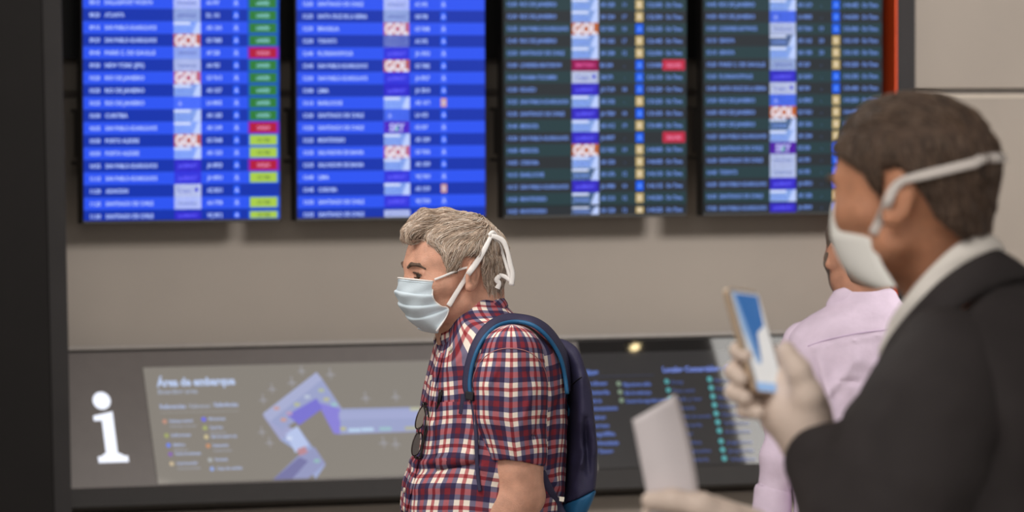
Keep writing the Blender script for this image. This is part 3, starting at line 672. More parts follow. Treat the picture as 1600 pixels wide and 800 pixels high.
# ---------------------------------------------------------------- tartan cloth
def tartan():
    m = bpy.data.materials.new('tartan_cloth'); m.use_nodes = True; nt = m.node_tree; N = nt.nodes; L = nt.links; b = N['Principled BSDF']
    at = N.new('ShaderNodeAttribute'); at.attribute_name = 'cloth'; sx_ = N.new('ShaderNodeSeparateXYZ'); L.new(at.outputs['Vector'], sx_.inputs[0])
    Wc, Rc, Nc, Ec = srgb((240, 228, 216)), srgb((148, 52, 58)), srgb((52, 48, 82)), srgb((128, 42, 54))
    seq = [(0.0, Wc), (0.170, Rc), (0.300, Wc), (0.470, Nc), (0.640, Ec), (0.830, Nc)]
    outs = []
    for ax in (0, 1):
        d = N.new('ShaderNodeMath'); d.operation = 'DIVIDE'; d.inputs[1].default_value = 0.0587; L.new(sx_.outputs[ax], d.inputs[0])
        fr_ = N.new('ShaderNodeMath'); fr_.operation = 'FRACT'; L.new(d.outputs[0], fr_.inputs[0])
        cr = N.new('ShaderNodeValToRGB'); L.new(fr_.outputs[0], cr.inputs[0]); r = cr.color_ramp; r.interpolation = 'LINEAR'
        st_ = []
        for i, (p, c) in enumerate(seq):
            e = seq[i+1][0] if i+1 < len(seq) else 1.0; st_ += [(p+0.012, c), (e-0.012, c)]
        r.elements[0].position = st_[0][0]; r.elements[0].color = (*st_[0][1], 1); r.elements[1].position = st_[-1][0]; r.elements[1].color = (*st_[-1][1], 1)
        for p, c in st_[1:-1]: e = r.elements.new(p); e.color = (*c, 1)
        outs.append(cr.outputs[0])
    mx = N.new('ShaderNodeMix'); mx.data_type = 'RGBA'; mx.blend_type = 'MULTIPLY'; mx.inputs[0].default_value = 1.0; L.new(outs[0], mx.inputs[6]); L.new(outs[1], mx.inputs[7])
    gm = N.new('ShaderNodeGamma'); gm.inputs[1].default_value = 0.5; L.new(mx.outputs[2], gm.inputs[0])
    L.new(gm.outputs[0], b.inputs['Base Color']); b.inputs['Roughness'].default_value = 0.85; b.inputs['Specular IOR Level'].default_value = 0.2
    n = N.new('ShaderNodeTexNoise'); n.inputs['Scale'].default_value = 60; n.inputs['Detail'].default_value = 4; tc = N.new('ShaderNodeTexCoord'); L.new(tc.outputs['Object'], n.inputs['Vector'])
    bp = N.new('ShaderNodeBump'); bp.inputs['Strength'].default_value = 0.35; bp.inputs['Distance'].default_value = 0.004; L.new(n.outputs['Fac'], bp.inputs['Height']); L.new(bp.outputs[0], b.inputs['Normal'])
    return m
M_tart = tartan()

# ================================================================== the grey-haired man
A = Fig('person', 750, 10.26); T1 = A.root
M_skinA = skin_mat('skin_ruddy', (206, 155, 132))
hA = frame(A.L(707, 428, -0.02), 20, 0)
tA = frame(A.L(768, 640, 0.0)*np.array([1, 1, 0]), 14)          # torso frame, c = height
LZ = lambda py: float(A.L(760, py)[2])
def AX(px): return float(A.L(px, 600)[0])-tA.O[0]
rowsA = [(462, 722, 776, .048), (478, 708, 790, .066), (492, 698, 805, .092), (505, 692, 826, .135), (520, 687, 845, .172), (545, 678, 868, .198), (580, 669, 880, .205), (620, 660, 884, .205), (660, 654, 885, .202),
         (700, 649, 885, .198), (722, 643, 884, .198), (747, 630, 882, .198), (782, 625, 878, .198), (830, 626, 874, .198), (880, 632, 870, .19), (930, 640, 868, .18)]
cf, sf = math.cos(R(14)), math.sin(R(14)); zs = []; a0 = []; ra = []; rb = []
for py, l, r, b in rowsA:
    E_ = (AX(r)-AX(l))/2; zs.append(LZ(py)); a0.append(-(AX(l)+AX(r))/2/cf); ra.append(math.sqrt(max(E_**2-(b*sf)**2, 1e-4))/cf); rb.append(b)
torsoA = loft_fn(tA, zs, a0, ra, rb, 2.15)
foldsA = [((640, 722), (745, 700), .007, .010), ((648, 735), (742, 712), .006, -.006), ((690, 560), (668, 600), .006, .005), ((700, 575), (725, 545), .006, .005), ((862, 600), (850, 660), .006, .006), ((870, 620), (858, 700), .006, -.005),
          ((655, 650), (700, 668), .01, .004), ((730, 700), (775, 735), .008, .006), ((640, 760), (720, 745), .01, .004), ((858, 720), (880, 770), .007, .006), ((745, 650), (738, 700), .007, .006)]
FA = [(A.L(*p), A.L(*q_), wd, am) for p, q_, wd, am in foldsA]
def shirtA(P):
    d = torsoA(P)
    for p, q_, wd, am in FA: d = d-am*fold(P, p, q_, wd)
    return d-0.006*vnoise(P*np.array([1, 1, .6], np.float32), 14)-0.003*vnoise(P, 34)
ARM_DY = tA.w(0, 0.168, 0)[1]
def arm_pt(px, py, dd=0.0): return A.L(px, py, ARM_DY+dd)
slA = [arm_pt(800, 556), arm_pt(797, 600), arm_pt(798, 650), arm_pt(806, 700), arm_pt(809, 740)]
slR = [.062, .067, .0655, .054, .0505]
SF = [(A.L(*p), A.L(*q_), wd, am) for p, q_, wd, am in [((772, 640), (780, 712), .008, .005), ((835, 590), (812, 660), .008, .006), ((845, 640), (826, 690), .007, -.005), ((760, 590), (772, 650), .008, .005), ((780, 560), (760, 600), .006, .006), ((815, 560), (840, 590), .006, -.004), ((795, 660), (800, 712), .007, .004)]]
hem_n = A.L(842, 722, ARM_DY)-A.L(770, 714, ARM_DY); hem_n = np.array([-hem_n[2], 0, hem_n[0]]); hem_n /= np.linalg.norm(hem_n)
hem_p = A.L(806, 718, ARM_DY)
def sleeveA(P):
    d = chain(P, slA, slR, 0.03)
    for p, q_, wd, am in SF: d = d-am*fold(P, p, q_, wd)
    d = d-0.004*vnoise(P, 22)
    arc = 0.012*np.cos((P[:, 0]-hem_p[0]).astype(np.float32)*30)
    cut = -((P-hem_p.astype(np.float32))@hem_n.astype(np.float32))-0.006+arc*0.6
    inner = chain(P, slA, [r-0.006 for r in slR], 0.03); inner = np.maximum(inner, (P-hem_p.astype(np.float32))@hem_n.astype(np.float32)-0.06)
    return np.maximum(np.maximum(d, cut), -inner)
def uv_torso(V):
    Q = tA.to(V.astype(np.float32)); x0 = np.interp(Q[:, 2], zs[::-1], a0[::-1]); ang = np.arctan2(Q[:, 1], Q[:, 0]-x0)
    sh = np.interp(Q[:, 2], [LZ(560), LZ(500)], [0, 1])*np.abs(Q[:, 1])*0.7
    yok = Q[:, 2]-sh
    u = ang*0.158; w_ = np.interp(Q[:, 2], [LZ(640), LZ(560)], [0, 1])*(Q[:, 1] > 0)*np.clip(1.6-np.abs(ang-1.57), 0, 1)
    u = u*(1-w_)+(0.248-(Q[:, 0]-x0)*0.95)*w_
    P_ = V.astype(np.float32); return np.stack([u+0.012+0.010*vnoise(P_, 13), yok+0.004*np.sin(ang*5)+0.014*vnoise(P_+5, 11), Q[:, 2]*0], 1)
def uv_sleeve(V):
    c = np.array(slA); z = V[:, 2]; cx_ = np.interp(z, c[::-1, 2], c[::-1, 0]); cy_ = np.interp(z, c[::-1, 2], c[::-1, 1]); r_ = np.interp(z, c[::-1, 2], slR[::-1])
    ang = np.arctan2(V[:, 0]-cx_, -(V[:, 1]-cy_)); P_ = V.astype(np.float32); return np.stack([ang*0.075+0.0145+0.006*vnoise(P_, 16), z+0.0065-0.010*np.cos(ang)-0.25*np.abs(V[:, 0]-cx_)*np.interp(z, [c[3, 2], c[0, 2]], [0.8, 0.2]), z*0], 1)
bbA = (A.L(600, 900)[0]-.02, -0.32, LZ(925)), (A.L(900, 500)[0]+.06, 0.32, LZ(455))
shirt = implicit('shirt', shirtA, bbA[0], bbA[1], 0.0042, M_tart, T1, uv_torso)
sl = implicit('sleeve', sleeveA, (slA[0][0]-.12, slA[0][1]-.1, LZ(750)), (slA[0][0]+.12, slA[0][1]+.1, LZ(490)), 0.0032, M_tart, shirt, uv_sleeve)
# far sleeve, seen only from aside
farY = tA.w(0, -0.168, 0)[1]
slB = [A.L(795, 556, farY), A.L(790, 620, farY), A.L(780, 700, farY), A.L(775, 735, farY)]
implicit('sleeve', lambda P: np.maximum(chain(P, slB, [.062, .066, .058, .052], .03), slB[3][2]-P[:, 2]), (slB[0][0]-.13, farY-.1, LZ(750)), (slB[0][0]+.1, farY+.1, LZ(490)), 0.006, M_tart, shirt, uv_sleeve)
# body: head, neck, chest core, arms, hands in one surface
def bodyA_parts(P):
    Q = hA.to(P); d = head_sdf(Q, -0.016, 0.106)
    d = smin(d, chain(P, [A.L(742, 452, 0), A.L(736, 488, 0), A.L(750, 540, 0)], [.058, .060, .068], .03), 0.025)
    # jowl and throat
    d = smin(d, cone(P, A.L(700, 492, -.01), A.L(712, 520, 0), .026, .036), 0.03)
    core = chain(P, [A.L(762, 575), A.L(760, 860)], [.085, .10], .05); d = smin(d, core, .05)
    return d
eln = A.L(812, 800, ARM_DY); wrn = A.L(700, 875, ARM_DY-.02)
def armsA(P):
    d = smin(chain(P, [slA[1], A.L(808, 735, ARM_DY), A.L(811, 772, ARM_DY)], [.045, .0475, .0455], .02), chain(P, [A.L(811, 768, ARM_DY), A.L(796, 795, ARM_DY), A.L(750, 835, ARM_DY), wrn], [.045, .046, .040, .027], .02), .015)
    d = smin(d, sph(P, A.L(832, 780, ARM_DY), .016), .03)
    for ch, rr_ in hand_pts(None, wrn, wrn-A.L(750, 835, ARM_DY), (0, .3, 1), 1.0, 0.35): d = smin(d, chain(P, ch, rr_, .004), .006)
    f0 = A.L(775, 700, farY)
    e = chain(P, [slB[1], A.L(770, 790, farY), A.L(700, 860, farY)], [.045, .044, .028], .02)
    for ch, rr_ in hand_pts(None, A.L(700, 860, farY), (-1, 0, -.5), (0, -.3, 1), 1.0, 0.35): e = smin(e, chain(P, ch, rr_, .004), .006)
    return smin(d, e, .02)
V1, F1 = nets(bodyA_parts, (hA.O[0]-.14, -.16, LZ(560)), (hA.O[0]+.14, .13, LZ(325)), 0.0024)
V2, F2 = nets(lambda P: smin(armsA(P), chain(P, [A.L(762, 560), A.L(760, 860)], [.085, .10], .05), .02), (A.L(640, 900)[0]-.16, -.32, LZ(960)), (A.L(860, 600)[0], .32, LZ(548)), 0.0042)
body = np_mesh('body', np.vstack([V1, V2]), np.vstack([F1, F2+len(V1)]), M_skinA, T1, None, True, 1)
eyeballs(hA, T1, M_eyew, M_iris)
M_lash = mat('eyelash', (70, 52, 44), .8)
for s_ in (1, -1):
    tube('eyelashes', [hA.w(.0890, .016*s_, .0040), hA.w(.0905, .026*s_, .0050), hA.w(.0865, .038*s_, .0030), hA.w(.0790, .048*s_, -.0010)], [.0008, .0016, .0017, .0008], M_lash, T1, n=16, k=6, flat=.8)
    tube('eyelid_crease', [hA.w(.0880, .016*s_, -.0035), hA.w(.0885, .026*s_, -.0048), hA.w(.0850, .038*s_, -.0044), hA.w(.0790, .047*s_, -.0022)], [.0005, .0009, .0009, .0005], M_lash, T1, n=16, k=6, flat=.8)
# hair
lineA = [(-.14, -.075), (-.075, -.068), (-.055, -.040), (-.040, .000), (-.034, .040), (.000, .044), (.009, .026), (.016, -.004), (.030, .000), (.042, .030), (.055, .052), (.072, .072), (.13, .080)]
hb = hair_fn(hA, lineA, 0.008, 0.008, -.016)
def hairA(P):
    Q = hA.to(P); d = hb(P)
    q1 = chain(Q, [(0.01, 0.0, 0.112), (0.062, 0.012, 0.108), (0.086, 0.022, 0.086), (0.098, 0.028, 0.074)], [.020, .020, .014, .006], .01)
    q2 = chain(Q, [(0.01, -.03, 0.108), (0.062, -0.025, 0.102), (0.084, -0.020, 0.084), (0.090, -0.028, 0.074)], [.018, .017, .012, .006], .01)
    return smin(d, np.minimum(q1, q2)-0.004*vnoise(Q*np.array([.4, 1, 1], np.float32), 120), 0.008)
M_hairA = mat('grey_hair_mass', (120, 104, 88), 0.75, noise=0.3, nscale=60, bump=1.0, bscale=260)
lohi = (hA.O[0]-.14, hA.O[1]-.13, hA.O[2]-.10), (hA.O[0]+.14, hA.O[1]+.13, hA.O[2]+.16)
Vh, Fh = nets(hairA, lohi[0], lohi[1], 0.0026)
hairo = np_mesh('hair', Vh, Fh, M_hairA, T1, None, True, 1)
M_str = strand_mat('hair_strands', 0.45)
def flowA(q_):
    a, b, c = q_[:, 0], q_[:, 1], q_[:, 2]; top = np.clip((c-0.055)/0.04, 0, 1); back = np.clip((-a-0.02)/0.05, 0, 1)
    f = np.stack([top*1.3*(1-back)+(1-top)*(0.55-0.75*back), np.sign(b)*0.25*top, -0.15*top-(1-top)*1.0-0.5*back], 1)
    tmp = np.clip((a-0.03)/0.03, 0, 1)*(1-top); f[:, 0] = f[:, 0]*(1-tmp)-0.9*tmp; f[:, 2] = f[:, 2]*(1-tmp)-0.3*tmp
    return f+0.35*np.stack([vnoise(q_, 45), vnoise(q_+3, 45), vnoise(q_+7, 45)], 1)
GREY = [(226, 204, 188), (204, 182, 162), (170, 146, 126), (232, 222, 212), (186, 164, 146), (128, 106, 90), (214, 194, 174)]
strands('hair_strands', hA, hairA, Vh, 5200, 0.050, 0.00080, M_str, hairo, flowA, GREY, lambda q_: (q_[:, 2] > np.interp(q_[:, 0], [p[0] for p in lineA], [p[1] for p in lineA])+.012), lift=0.0012, segs=6)
# darker sideburn and nape stubble, eyebrows
strands('nape_hair', hA, hairA, Vh, 900, 0.010, 0.0006, M_str, hairo, lambda q_: np.tile([-.3, 0, -1.0], (len(q_), 1)), [(92, 78, 66), (110, 96, 84), (130, 116, 100)], lambda q_: (q_[:, 2] < 0.012), lift=0.001, segs=3)
def browF(P, s=1):
    Q = hA.to(P); Q[:, 1] *= s; return chain(Q, [(0.0985, 0.014, 0.015), (0.0955, 0.026, 0.0215), (0.085, 0.043, 0.0205), (0.075, 0.051, 0.013)], [.0028, .0038, .0034, .002], .003)
M_brow = mat('eyebrow_hair', (100, 80, 68), 0.8, noise=0.4, nscale=200, bump=1, bscale=600)
for s_ in (1, -1):
    implicit('eyebrow', lambda P, s=s_: browF(P, s), (hA.O[0]-.14, hA.O[1]-.1, hA.O[2]-.01), (hA.O[0]+.0, hA.O[1]+.1, hA.O[2]+.04), 0.0016, M_brow, T1, iters=0)
# mask
M_maskA = mat('mask_pleated', (203, 216, 226), 0.85, noise=0.02, nscale=40, bump=0.15, bscale=500, spec=0.2)
M_ribbon = mat('white_ribbon', (236, 232, 230), 0.8, noise=0.03, bump=0.2)
def pleatA(v, u):
    o = 0.0
    for c0, am in ((0.30, .0038), (0.52, .0042), (0.72, .0036)):
        vv = v-(c0+0.05*math.sin(u*1.5)); o += am*math.exp(-(max(vv, 0)/0.10)**2)*(1 if vv > 0 else math.exp(-(vv/0.018)**2))
    o += 0.0016*math.sin(u*9+v*7)*math.sin(v*13)
    return o-0.001
maskA = mask_surf('face_mask', A, hA, [(627, 433), (626, 442), (624.5, 452), (625, 461), (630, 474), (637, 487), (645, 499), (658, 510), (675, 518)],
                  [(680, 437), (679, 446), (678, 454), (678, 461), (683, 469), (692, 476), (702, 479), (698, 494), (684, 514)], 0.062, M_maskA, T1, pleats=pleatA, n=61, k=81)
# stiff nose edge and stitched side edge of the mask
def mask_line(vs, us, name, r, m):
    me = maskA.data; n, k = 61, 81; pts = []
    for v, u in zip(vs, us):
        i = int(round(v*(k-1))); j = int(round((u+1)/2*(n-1))); pts.append(np.array(me.vertices[i*n+j].co)+np.array([-.0012, -.0012, 0]))
    return tube(name, pts, r, m, maskA, n=max(20, len(pts)*2), k=6)
us = np.linspace(-1, 1, 21); mask_line([0.0]*21, us, 'nose_edge', 0.0018, M_ribbon); mask_line([0.045]*21, us, 'nose_wire_seam', 0.0010, M_maskA)
mask_line(np.linspace(0, 1, 15), [1]*15, 'side_edge', 0.0016, M_ribbon)
def hp(px, py, b):            # a point beside the head at lateral distance b towards the camera
    return A.L(px, py, hA.O[1]-b)
ribs = [('mask_ribbon', [hp(679, 437, .070), hp(700, 429, .080), hp(720, 421, .092), hp(740, 417, .098)], [.0022]*4, .5),
        ('mask_ribbon', [hp(700, 478, .068), hp(712, 458, .074), hp(726, 436, .095), hp(740, 416, .100), hp(756, 392, .088), hp(768, 368, .062)], [.0055, .0050, .0050, .0062, .0052, .0038], .28),
        ('mask_ribbon', [hp(764, 368, .05), hp(770, 364, .045), hp(775, 368, .04)], [.004, .0055, .004], .7),
        ('mask_ribbon', [hp(768, 369, .05), hp(777, 371, .05), hp(787, 378, .05), hp(793, 393, .05), hp(797, 412, .05), hp(801, 428, .05), hp(799, 446, .05)], [.0045, .0052, .0055, .0045, .0052, .0048, .0055], .35),
        ('mask_ribbon', [hp(772, 372, .04), hp(781, 384, .03), hp(786, 398, .025), hp(792, 418, .03), hp(797, 434, .035)], [.003, .0035, .003, .0032, .003], .35),
        ('mask_ribbon', [hp(780, 430, .03), hp(788, 432, .035), hp(798, 439, .04)], [.004, .0045, .004], .4),
        ('mask_ribbon', [hp(781, 431, .04), hp(776, 437, .04), hp(780, 443, .04), hp(777, 451, .04)], [.0045, .0055, .0045, .0055], .4)]
def on_head(tr_, fig, px, py, fb, off):
    a = fig.L(px, py, -0.5); h = tr_.ray_cast(Vector(a), Vector(fig.L(px, py, .5)-a).normalized()); return fig.L(px, py, (h[0].y if h[0] is not None else fb)-off)
treeH = bvh([body, hairo])
ribs[0] = ('mask_ribbon', [on_head(treeH, A, *p, hA.O[1]-.06, .004) for p in ((679, 437), (692, 432), (706, 426), (722, 420), (740, 416.5))], [.0024]*4, .5)
ribs[1] = ('mask_ribbon', [on_head(treeH, A, *p, hA.O[1]-.06, .006) for p in ((701, 478), (706, 470), (713, 458), (720, 447), (727, 436), (734, 425), (742, 414), (750, 402), (757, 390), (763, 378), (768, 368))], [.0055, .0050, .0050, .0062, .0052, .0038], .28)
ribs[1][1][7:] = [p+np.array([0, -.005, 0]) for p in ribs[1][1][7:]]
for nme, pts, rr_, fl_ in ribs: tube(nme, pts, rr_, M_ribbon, T1, n=28, k=8, flat=fl_)

# collar
def ring_strip(name, fig, top, bot, Bt, Bb, m, parent, t0=-155, t1=155, n=70, rows=7, bulge=0.004, uoff=0.0, thick=0.003, phi=14, dy=0.0, RR=0.066):
    """collar band: top and bottom are ((front px,py),(back px,py)); t=0 is the back of the neck"""
    V = []; UV = []
    def cr_(e, B):
        f_, b_ = fig.L(*e[0], dy-math.sin(R(phi))*RR), fig.L(*e[1], dy+math.sin(R(phi))*RR); c = (f_+b_)/2; h = (b_-f_)/2; return c, h, B
    c1, h1, B1 = cr_(top, Bt); c2, h2, B2 = cr_(bot, Bb); ll = np.array([math.sin(R(phi)), -math.cos(R(phi)), 0])
    L_ = 0
    prev = None
    for i in range(n):
        t = R(t0+(t1-t0)*i/(n-1)); pa = c1+h1*math.cos(t)+ll*B1*math.sin(t); pb = c2+h2*math.cos(t)+ll*B2*math.sin(t)
        if prev is not None: L_ += np.linalg.norm(pb-prev)
        prev = pb
        nrm = pb-c2; nrm[2] = 0; nrm /= np.linalg.norm(nrm)+1e-9
        for j in range(rows):
            s = j/(rows-1); p = pa+(pb-pa)*s+nrm*bulge*math.sin(s*math.pi)+nrm*0.0012*math.sin(t*7+j)
            V.append(p); UV.append((L_+uoff, s*np.linalg.norm(pb-pa)+.013, 0))
    F = [(i*rows+j, (i+1)*rows+j, (i+1)*rows+j+1, i*rows+j+1) for i in range(n-1) for j in range(rows-1)]
    o = np_mesh(name, np.array(V), np.array(F), m, parent, np.array(UV)); md = o.modifiers.new('thick', 'SOLIDIFY'); md.thickness = thick; md.offset = 0
    return o
ring_strip('collar_band', A, ((686, 528), (771, 454)), ((684, 548), (782, 478)), .064, .078, M_tart, shirt, -168, 168, bulge=.0)
ring_strip('collar', A, ((684, 523), (770, 451)), ((688, 553), (789, 475)), .068, .098, M_tart, shirt, -160, 160, bulge=.006)
# ray casting on the clothes of the man, used to lay pockets and straps on them
tree = bvh([shirt, sl]); tree_t = bvh([shirt])
def cast(px, py, tr_=None, fall=None, fig=A):
    a = fig.L(px, py, -0.6); b = fig.L(px, py, 0.6); d = Vector(b-a).normalized(); h = (tr_ or tree_t).ray_cast(Vector(a), d)
    if h[0] is None: return fig.L(px, py, fall if fall is not None else 0.0), np.array([0, -1, 0])
    return np.array(h[0]), np.array(h[1])
def drape(name, corners, m, parent, off=0.0015, nu=14, nv=14, uv=None, thick=0.0015, tr_=None):
    c = np.array(corners, float); V = []; UV = []
    for i in range(nv):
        for j in range(nu):
            u, v = j/(nu-1), i/(nv-1); p = (c[0]*(1-u)+c[1]*u)*(1-v)+(c[3]*(1-u)+c[2]*u)*v
            h, n_ = cast(p[0], p[1], tr_); V.append(h+n_*off)
    F = [(i*nu+j, (i+1)*nu+j, (i+1)*nu+j+1, i*nu+j+1) for i in range(nv-1) for j in range(nu-1)]
    V = np.array(V); o = np_mesh(name, V, np.array(F), m, parent, uv(V) if uv else None); md = o.modifiers.new('thick', 'SOLIDIFY'); md.thickness = thick; md.offset = 1; return o
drape('pocket', [(682, 629), (744, 627), (742, 722), (683, 734)], M_tart, shirt, 0.001, uv=lambda V: uv_torso(V)+np.array([0.0005, 0.0008, 0]), thick=0.003)
drape('placket', [(686, 552), (694, 552), (637, 800), (629, 800)], M_tart, shirt, 0.001, 5, 40, uv=lambda V: uv_torso(V)+np.array([0.003, 0, 0]), thick=0.003)
M_btn = mat('button_pearl', (222, 214, 200), 0.3)
for px, py in ((706, 546), (634, 766), (655, 680), (676, 590)):
    h, n_ = cast(px, py); disc('button', h+n_*0.005, n_, 0.0052, 0.003, M_btn, shirt)
# trousers below the frame
seam_m = mat('seam_thread', (176, 120, 122), .9)
for sp_ in ([(737, 604), (741, 585), (750, 566), (765, 552), (785, 545), (808, 545), (828, 551), (842, 562), (852, 580), (856, 602)],):
    tube('armhole_seam', [cast(x, y, tree)[0]+np.array([0, -.0006, 0]) for x, y in sp_], .0009, seam_m, shirt, n=50, k=6)
legs_and_shoes(A, frame((tA.O[0], tA.O[1], 0), 14), LZ(905), mat('trouser_cloth', (58, 60, 72), 0.9, noise=0.1, nscale=30))
tag(T1, 'grey-haired man in profile wearing a red, navy and white checked shirt and a pleated mask', 'person')

# glasses hooked in the placket
gl = empty('eyeglasses', tuple(A.o+_R0*A.L(655, 720)[0]+_fl*(-0.1)+np.array([0, 0, LZ(716)])), -YAW)
M_gl = mat('dark_plastic', (22, 18, 20), 0.25); M_metal = mat('thin_dark_metal', (60, 52, 50), 0.3, 0.6)
M_lens = bpy.data.materials.new('clear_lens'); M_lens.use_nodes = True
_b = M_lens.node_tree.nodes['Principled BSDF']; _b.inputs['Transmission Weight'].default_value = 1.0; _b.inputs['Roughness'].default_value = 0.02; _b.inputs['IOR'].default_value = 1.1; _b.inputs['Base Color'].default_value = (.9, .88, .86, 1)
go = np.array(A.L(655, 720)*np.array([1, 0, 0])+np.array([0, -0.1, LZ(716)]))
_c, _n = cast(662, 660); gy = _c[1]-0.03
def G(px, py, dd=0.0): return A.L(px, py, gy+dd)-go
def lens(top, bot, hw):
    a, b = G(*top), G(*bot); c = (a+b)/2; h = (a-b)/2; s = np.array([-0.42, -0.9, 0.0])*hw
    pts = [c+h*math.cos(t)*(1)+s*math.sin(t)*(abs(math.sin(t))**-0.2 if abs(math.sin(t)) > .01 else 1) for t in np.linspace(0, 2*math.pi, 33)]
    r = tube('rim', pts, 0.0013, M_metal, gl, n=64, k=6); mesh_np('lens', pts[:-1], [tuple(range(32))], M_lens, gl, False)
lens((663, 634, 0), (653, 670, 0), .021); lens((655, 676, 0), (648, 712, 0), .021)
tube('bridge', [G(655, 668, -.01), G(654, 673, -.014), G(655, 678, -.01)], .0014, M_metal, gl, n=8)
tube('temple', [G(664, 632, .0), G(669, 645, .0), G(668, 668, .0), G(662, 690, 0), G(658, 712, .0)], [.0022, .0016, .0016, .0022, .0026], M_gl, gl, n=20, flat=.6)
tube('temple', [G(661, 629, -.01), G(665, 648, -.012), G(664, 672, -.012), G(660, 694, -.01), G(657, 716, -.008)], [.0022, .0014, .0014, .002, .0022], M_gl, gl, n=20, flat=.6)
tube('hinge', [G(648, 714, -.004), G(654, 716, 0), G(660, 713, 0)], [.0028, .0032, .0028], M_gl, gl, n=8)
tube('hinge', [G(660, 632, -.004), G(664, 630, 0), G(667, 633, 0)], [.0026, .0030, .0026], M_gl, gl, n=8)
tag(gl, 'folded dark eyeglasses hanging from the front of the checked shirt', 'eyeglasses')
pn, _ = cast(687, 622)
pen = tube('pen', [A.L(689, 609, pn[1]-.008), A.L(686, 630, pn[1]-.008), A.L(683, 650, pn[1]+.006)], [.0042, .0042, .004], M_gl, None, n=10, k=10)
pe = empty('pen', tuple(A.o+_R0*A.L(684, 650)[0]+_fl*pn[1]+np.array([0, 0, LZ(650)])), -YAW)
pen.name = 'pen_barrel'; pe.name = 'pen'
pen.parent = T1; bpy.context.view_layer.update(); mw = pen.matrix_world.copy(); pen.parent = pe; bpy.context.view_layer.update(); pen.matrix_world = mw
cl = tube('clip', [A.L(687, 611, pn[1]-.014), A.L(685.5, 620, pn[1]-.015), A.L(684, 630, pn[1]-.013)], .0012, M_gl, None, n=6); cl.parent = T1; bpy.context.view_layer.update(); mw = cl.matrix_world.copy(); cl.parent = pe; bpy.context.view_layer.update(); cl.matrix_world = mw
tag(pe, 'black pen clipped in the chest pocket of the checked shirt', 'pen')

# ---------------------------------------------------------------- backpack
bo = A.L(895, 815, 0.0)
BP = empty('backpack', tuple(A.o+_R0*bo[0]+np.array([0, 0, LZ(822)])), -YAW); bofs = np.array([bo[0], 0, LZ(822)])
M_navy = mat('navy_nylon', (44, 41, 72), 0.7, noise=0.12, nscale=30, bump=0.3, bscale=300)
M_teal = mat('teal_nylon', (22, 92, 138), 0.6, noise=0.1, nscale=30, bump=0.3, bscale=300)
bf = frame((0, 0, 0), 12)
def BXp(px): return float(A.L(px, 650)[0])
rowsB = [(530, 862, 872, .07), (545, 864, 890, .105), (562, 868, 901, .120), (590, 874, 909, .128), (620, 877, 913, .132), (660, 878, 919, .136), (700, 877, 923.5, .136), (735, 874, 923, .136), (765, 868, 918, .136), (790, 862, 909, .134), (812, 862, 899, .13), (822, 866, 890, .11)]
bz = []; ba = []; br = []; bb = []
c12, s12 = math.cos(R(12)), math.sin(R(12))
for py, l, r, b in rowsB: bz.append(LZ(py)); ba.append(-(BXp(l)+BXp(r))/2/c12); br.append(max((BXp(r)-BXp(l))/2-b*s12*0.55, .008)/c12+.012); bb.append(b)
packf0 = loft_fn(bf, bz, ba, br, bb, 3.0)
BFo = [(A.L(*p), A.L(*q_), wd, am) for p, q_, wd, am in [((905, 590), (897, 720), .012, .004), ((913, 650), (918, 735), .006, -.004), ((884, 680), (896, 760), .010, .004), ((900, 740), (912, 700), .006, .004)]]
def packf(P):
    d = packf0(P)
    for p, q_, wd, am in BFo: d = d-am*fold(P, p, q_, wd)
    return d-0.004*vnoise(P, 20)
e1, e2 = A.L(876, 788), A.L(922, 764); en = np.array([-(e2-e1)[2], 0, (e2-e1)[0]]); en /= np.linalg.norm(en)
lo_, hi_ = (A.L(845, 830)[0]-.03, -.2, LZ(835)), (A.L(930, 500)[0]+.04, .2, LZ(515))
f32 = np.float32
def shift(o): o.location = tuple(-bofs)
pk = implicit('main_compartment', lambda P: np.maximum(packf(P), -((P-e1.astype(f32))@en.astype(f32))), lo_, hi_, 0.0042, M_navy, BP); shift(pk)
bs = implicit('base_panel', lambda P: np.maximum(packf(P)-0.001, ((P-e1.astype(f32))@en.astype(f32))), lo_, hi_, 0.0042, M_teal, BP); shift(bs)
ptree = bvh([pk])
def pcast(px, py):
    a = A.L(px, py, -0.6); d = Vector(A.L(px, py, 0.6)-a).normalized(); h = ptree.ray_cast(Vector(a), d); return np.array(h[0]) if h[0] is not None else A.L(px, py, -.12)
sm_ = tube('seam', [pcast(x, y)+np.array([0, -.001, 0]) for x, y in ((890, 606), (897, 598), (904, 592), (909, 589))], .0012, mat('seam_dark', (18, 17, 30), .8), BP, n=14); shift(sm_)
zp = tube('zip', [pcast(x, y)+np.array([0, -.002, 0]) for x, y in ((881, 582), (884, 600), (886, 620), (886, 635))], [.0032, .0036, .0030, .002], M_teal, BP, n=20, flat=.5); shift(zp)
zp = tube('zip_pull', [pcast(x, y)+np.array([0, -.004, 0]) for x, y in ((886, 628), (889, 640), (888, 650))], [.002, .003, .0022], M_teal, BP, n=10, flat=.5); shift(zp)
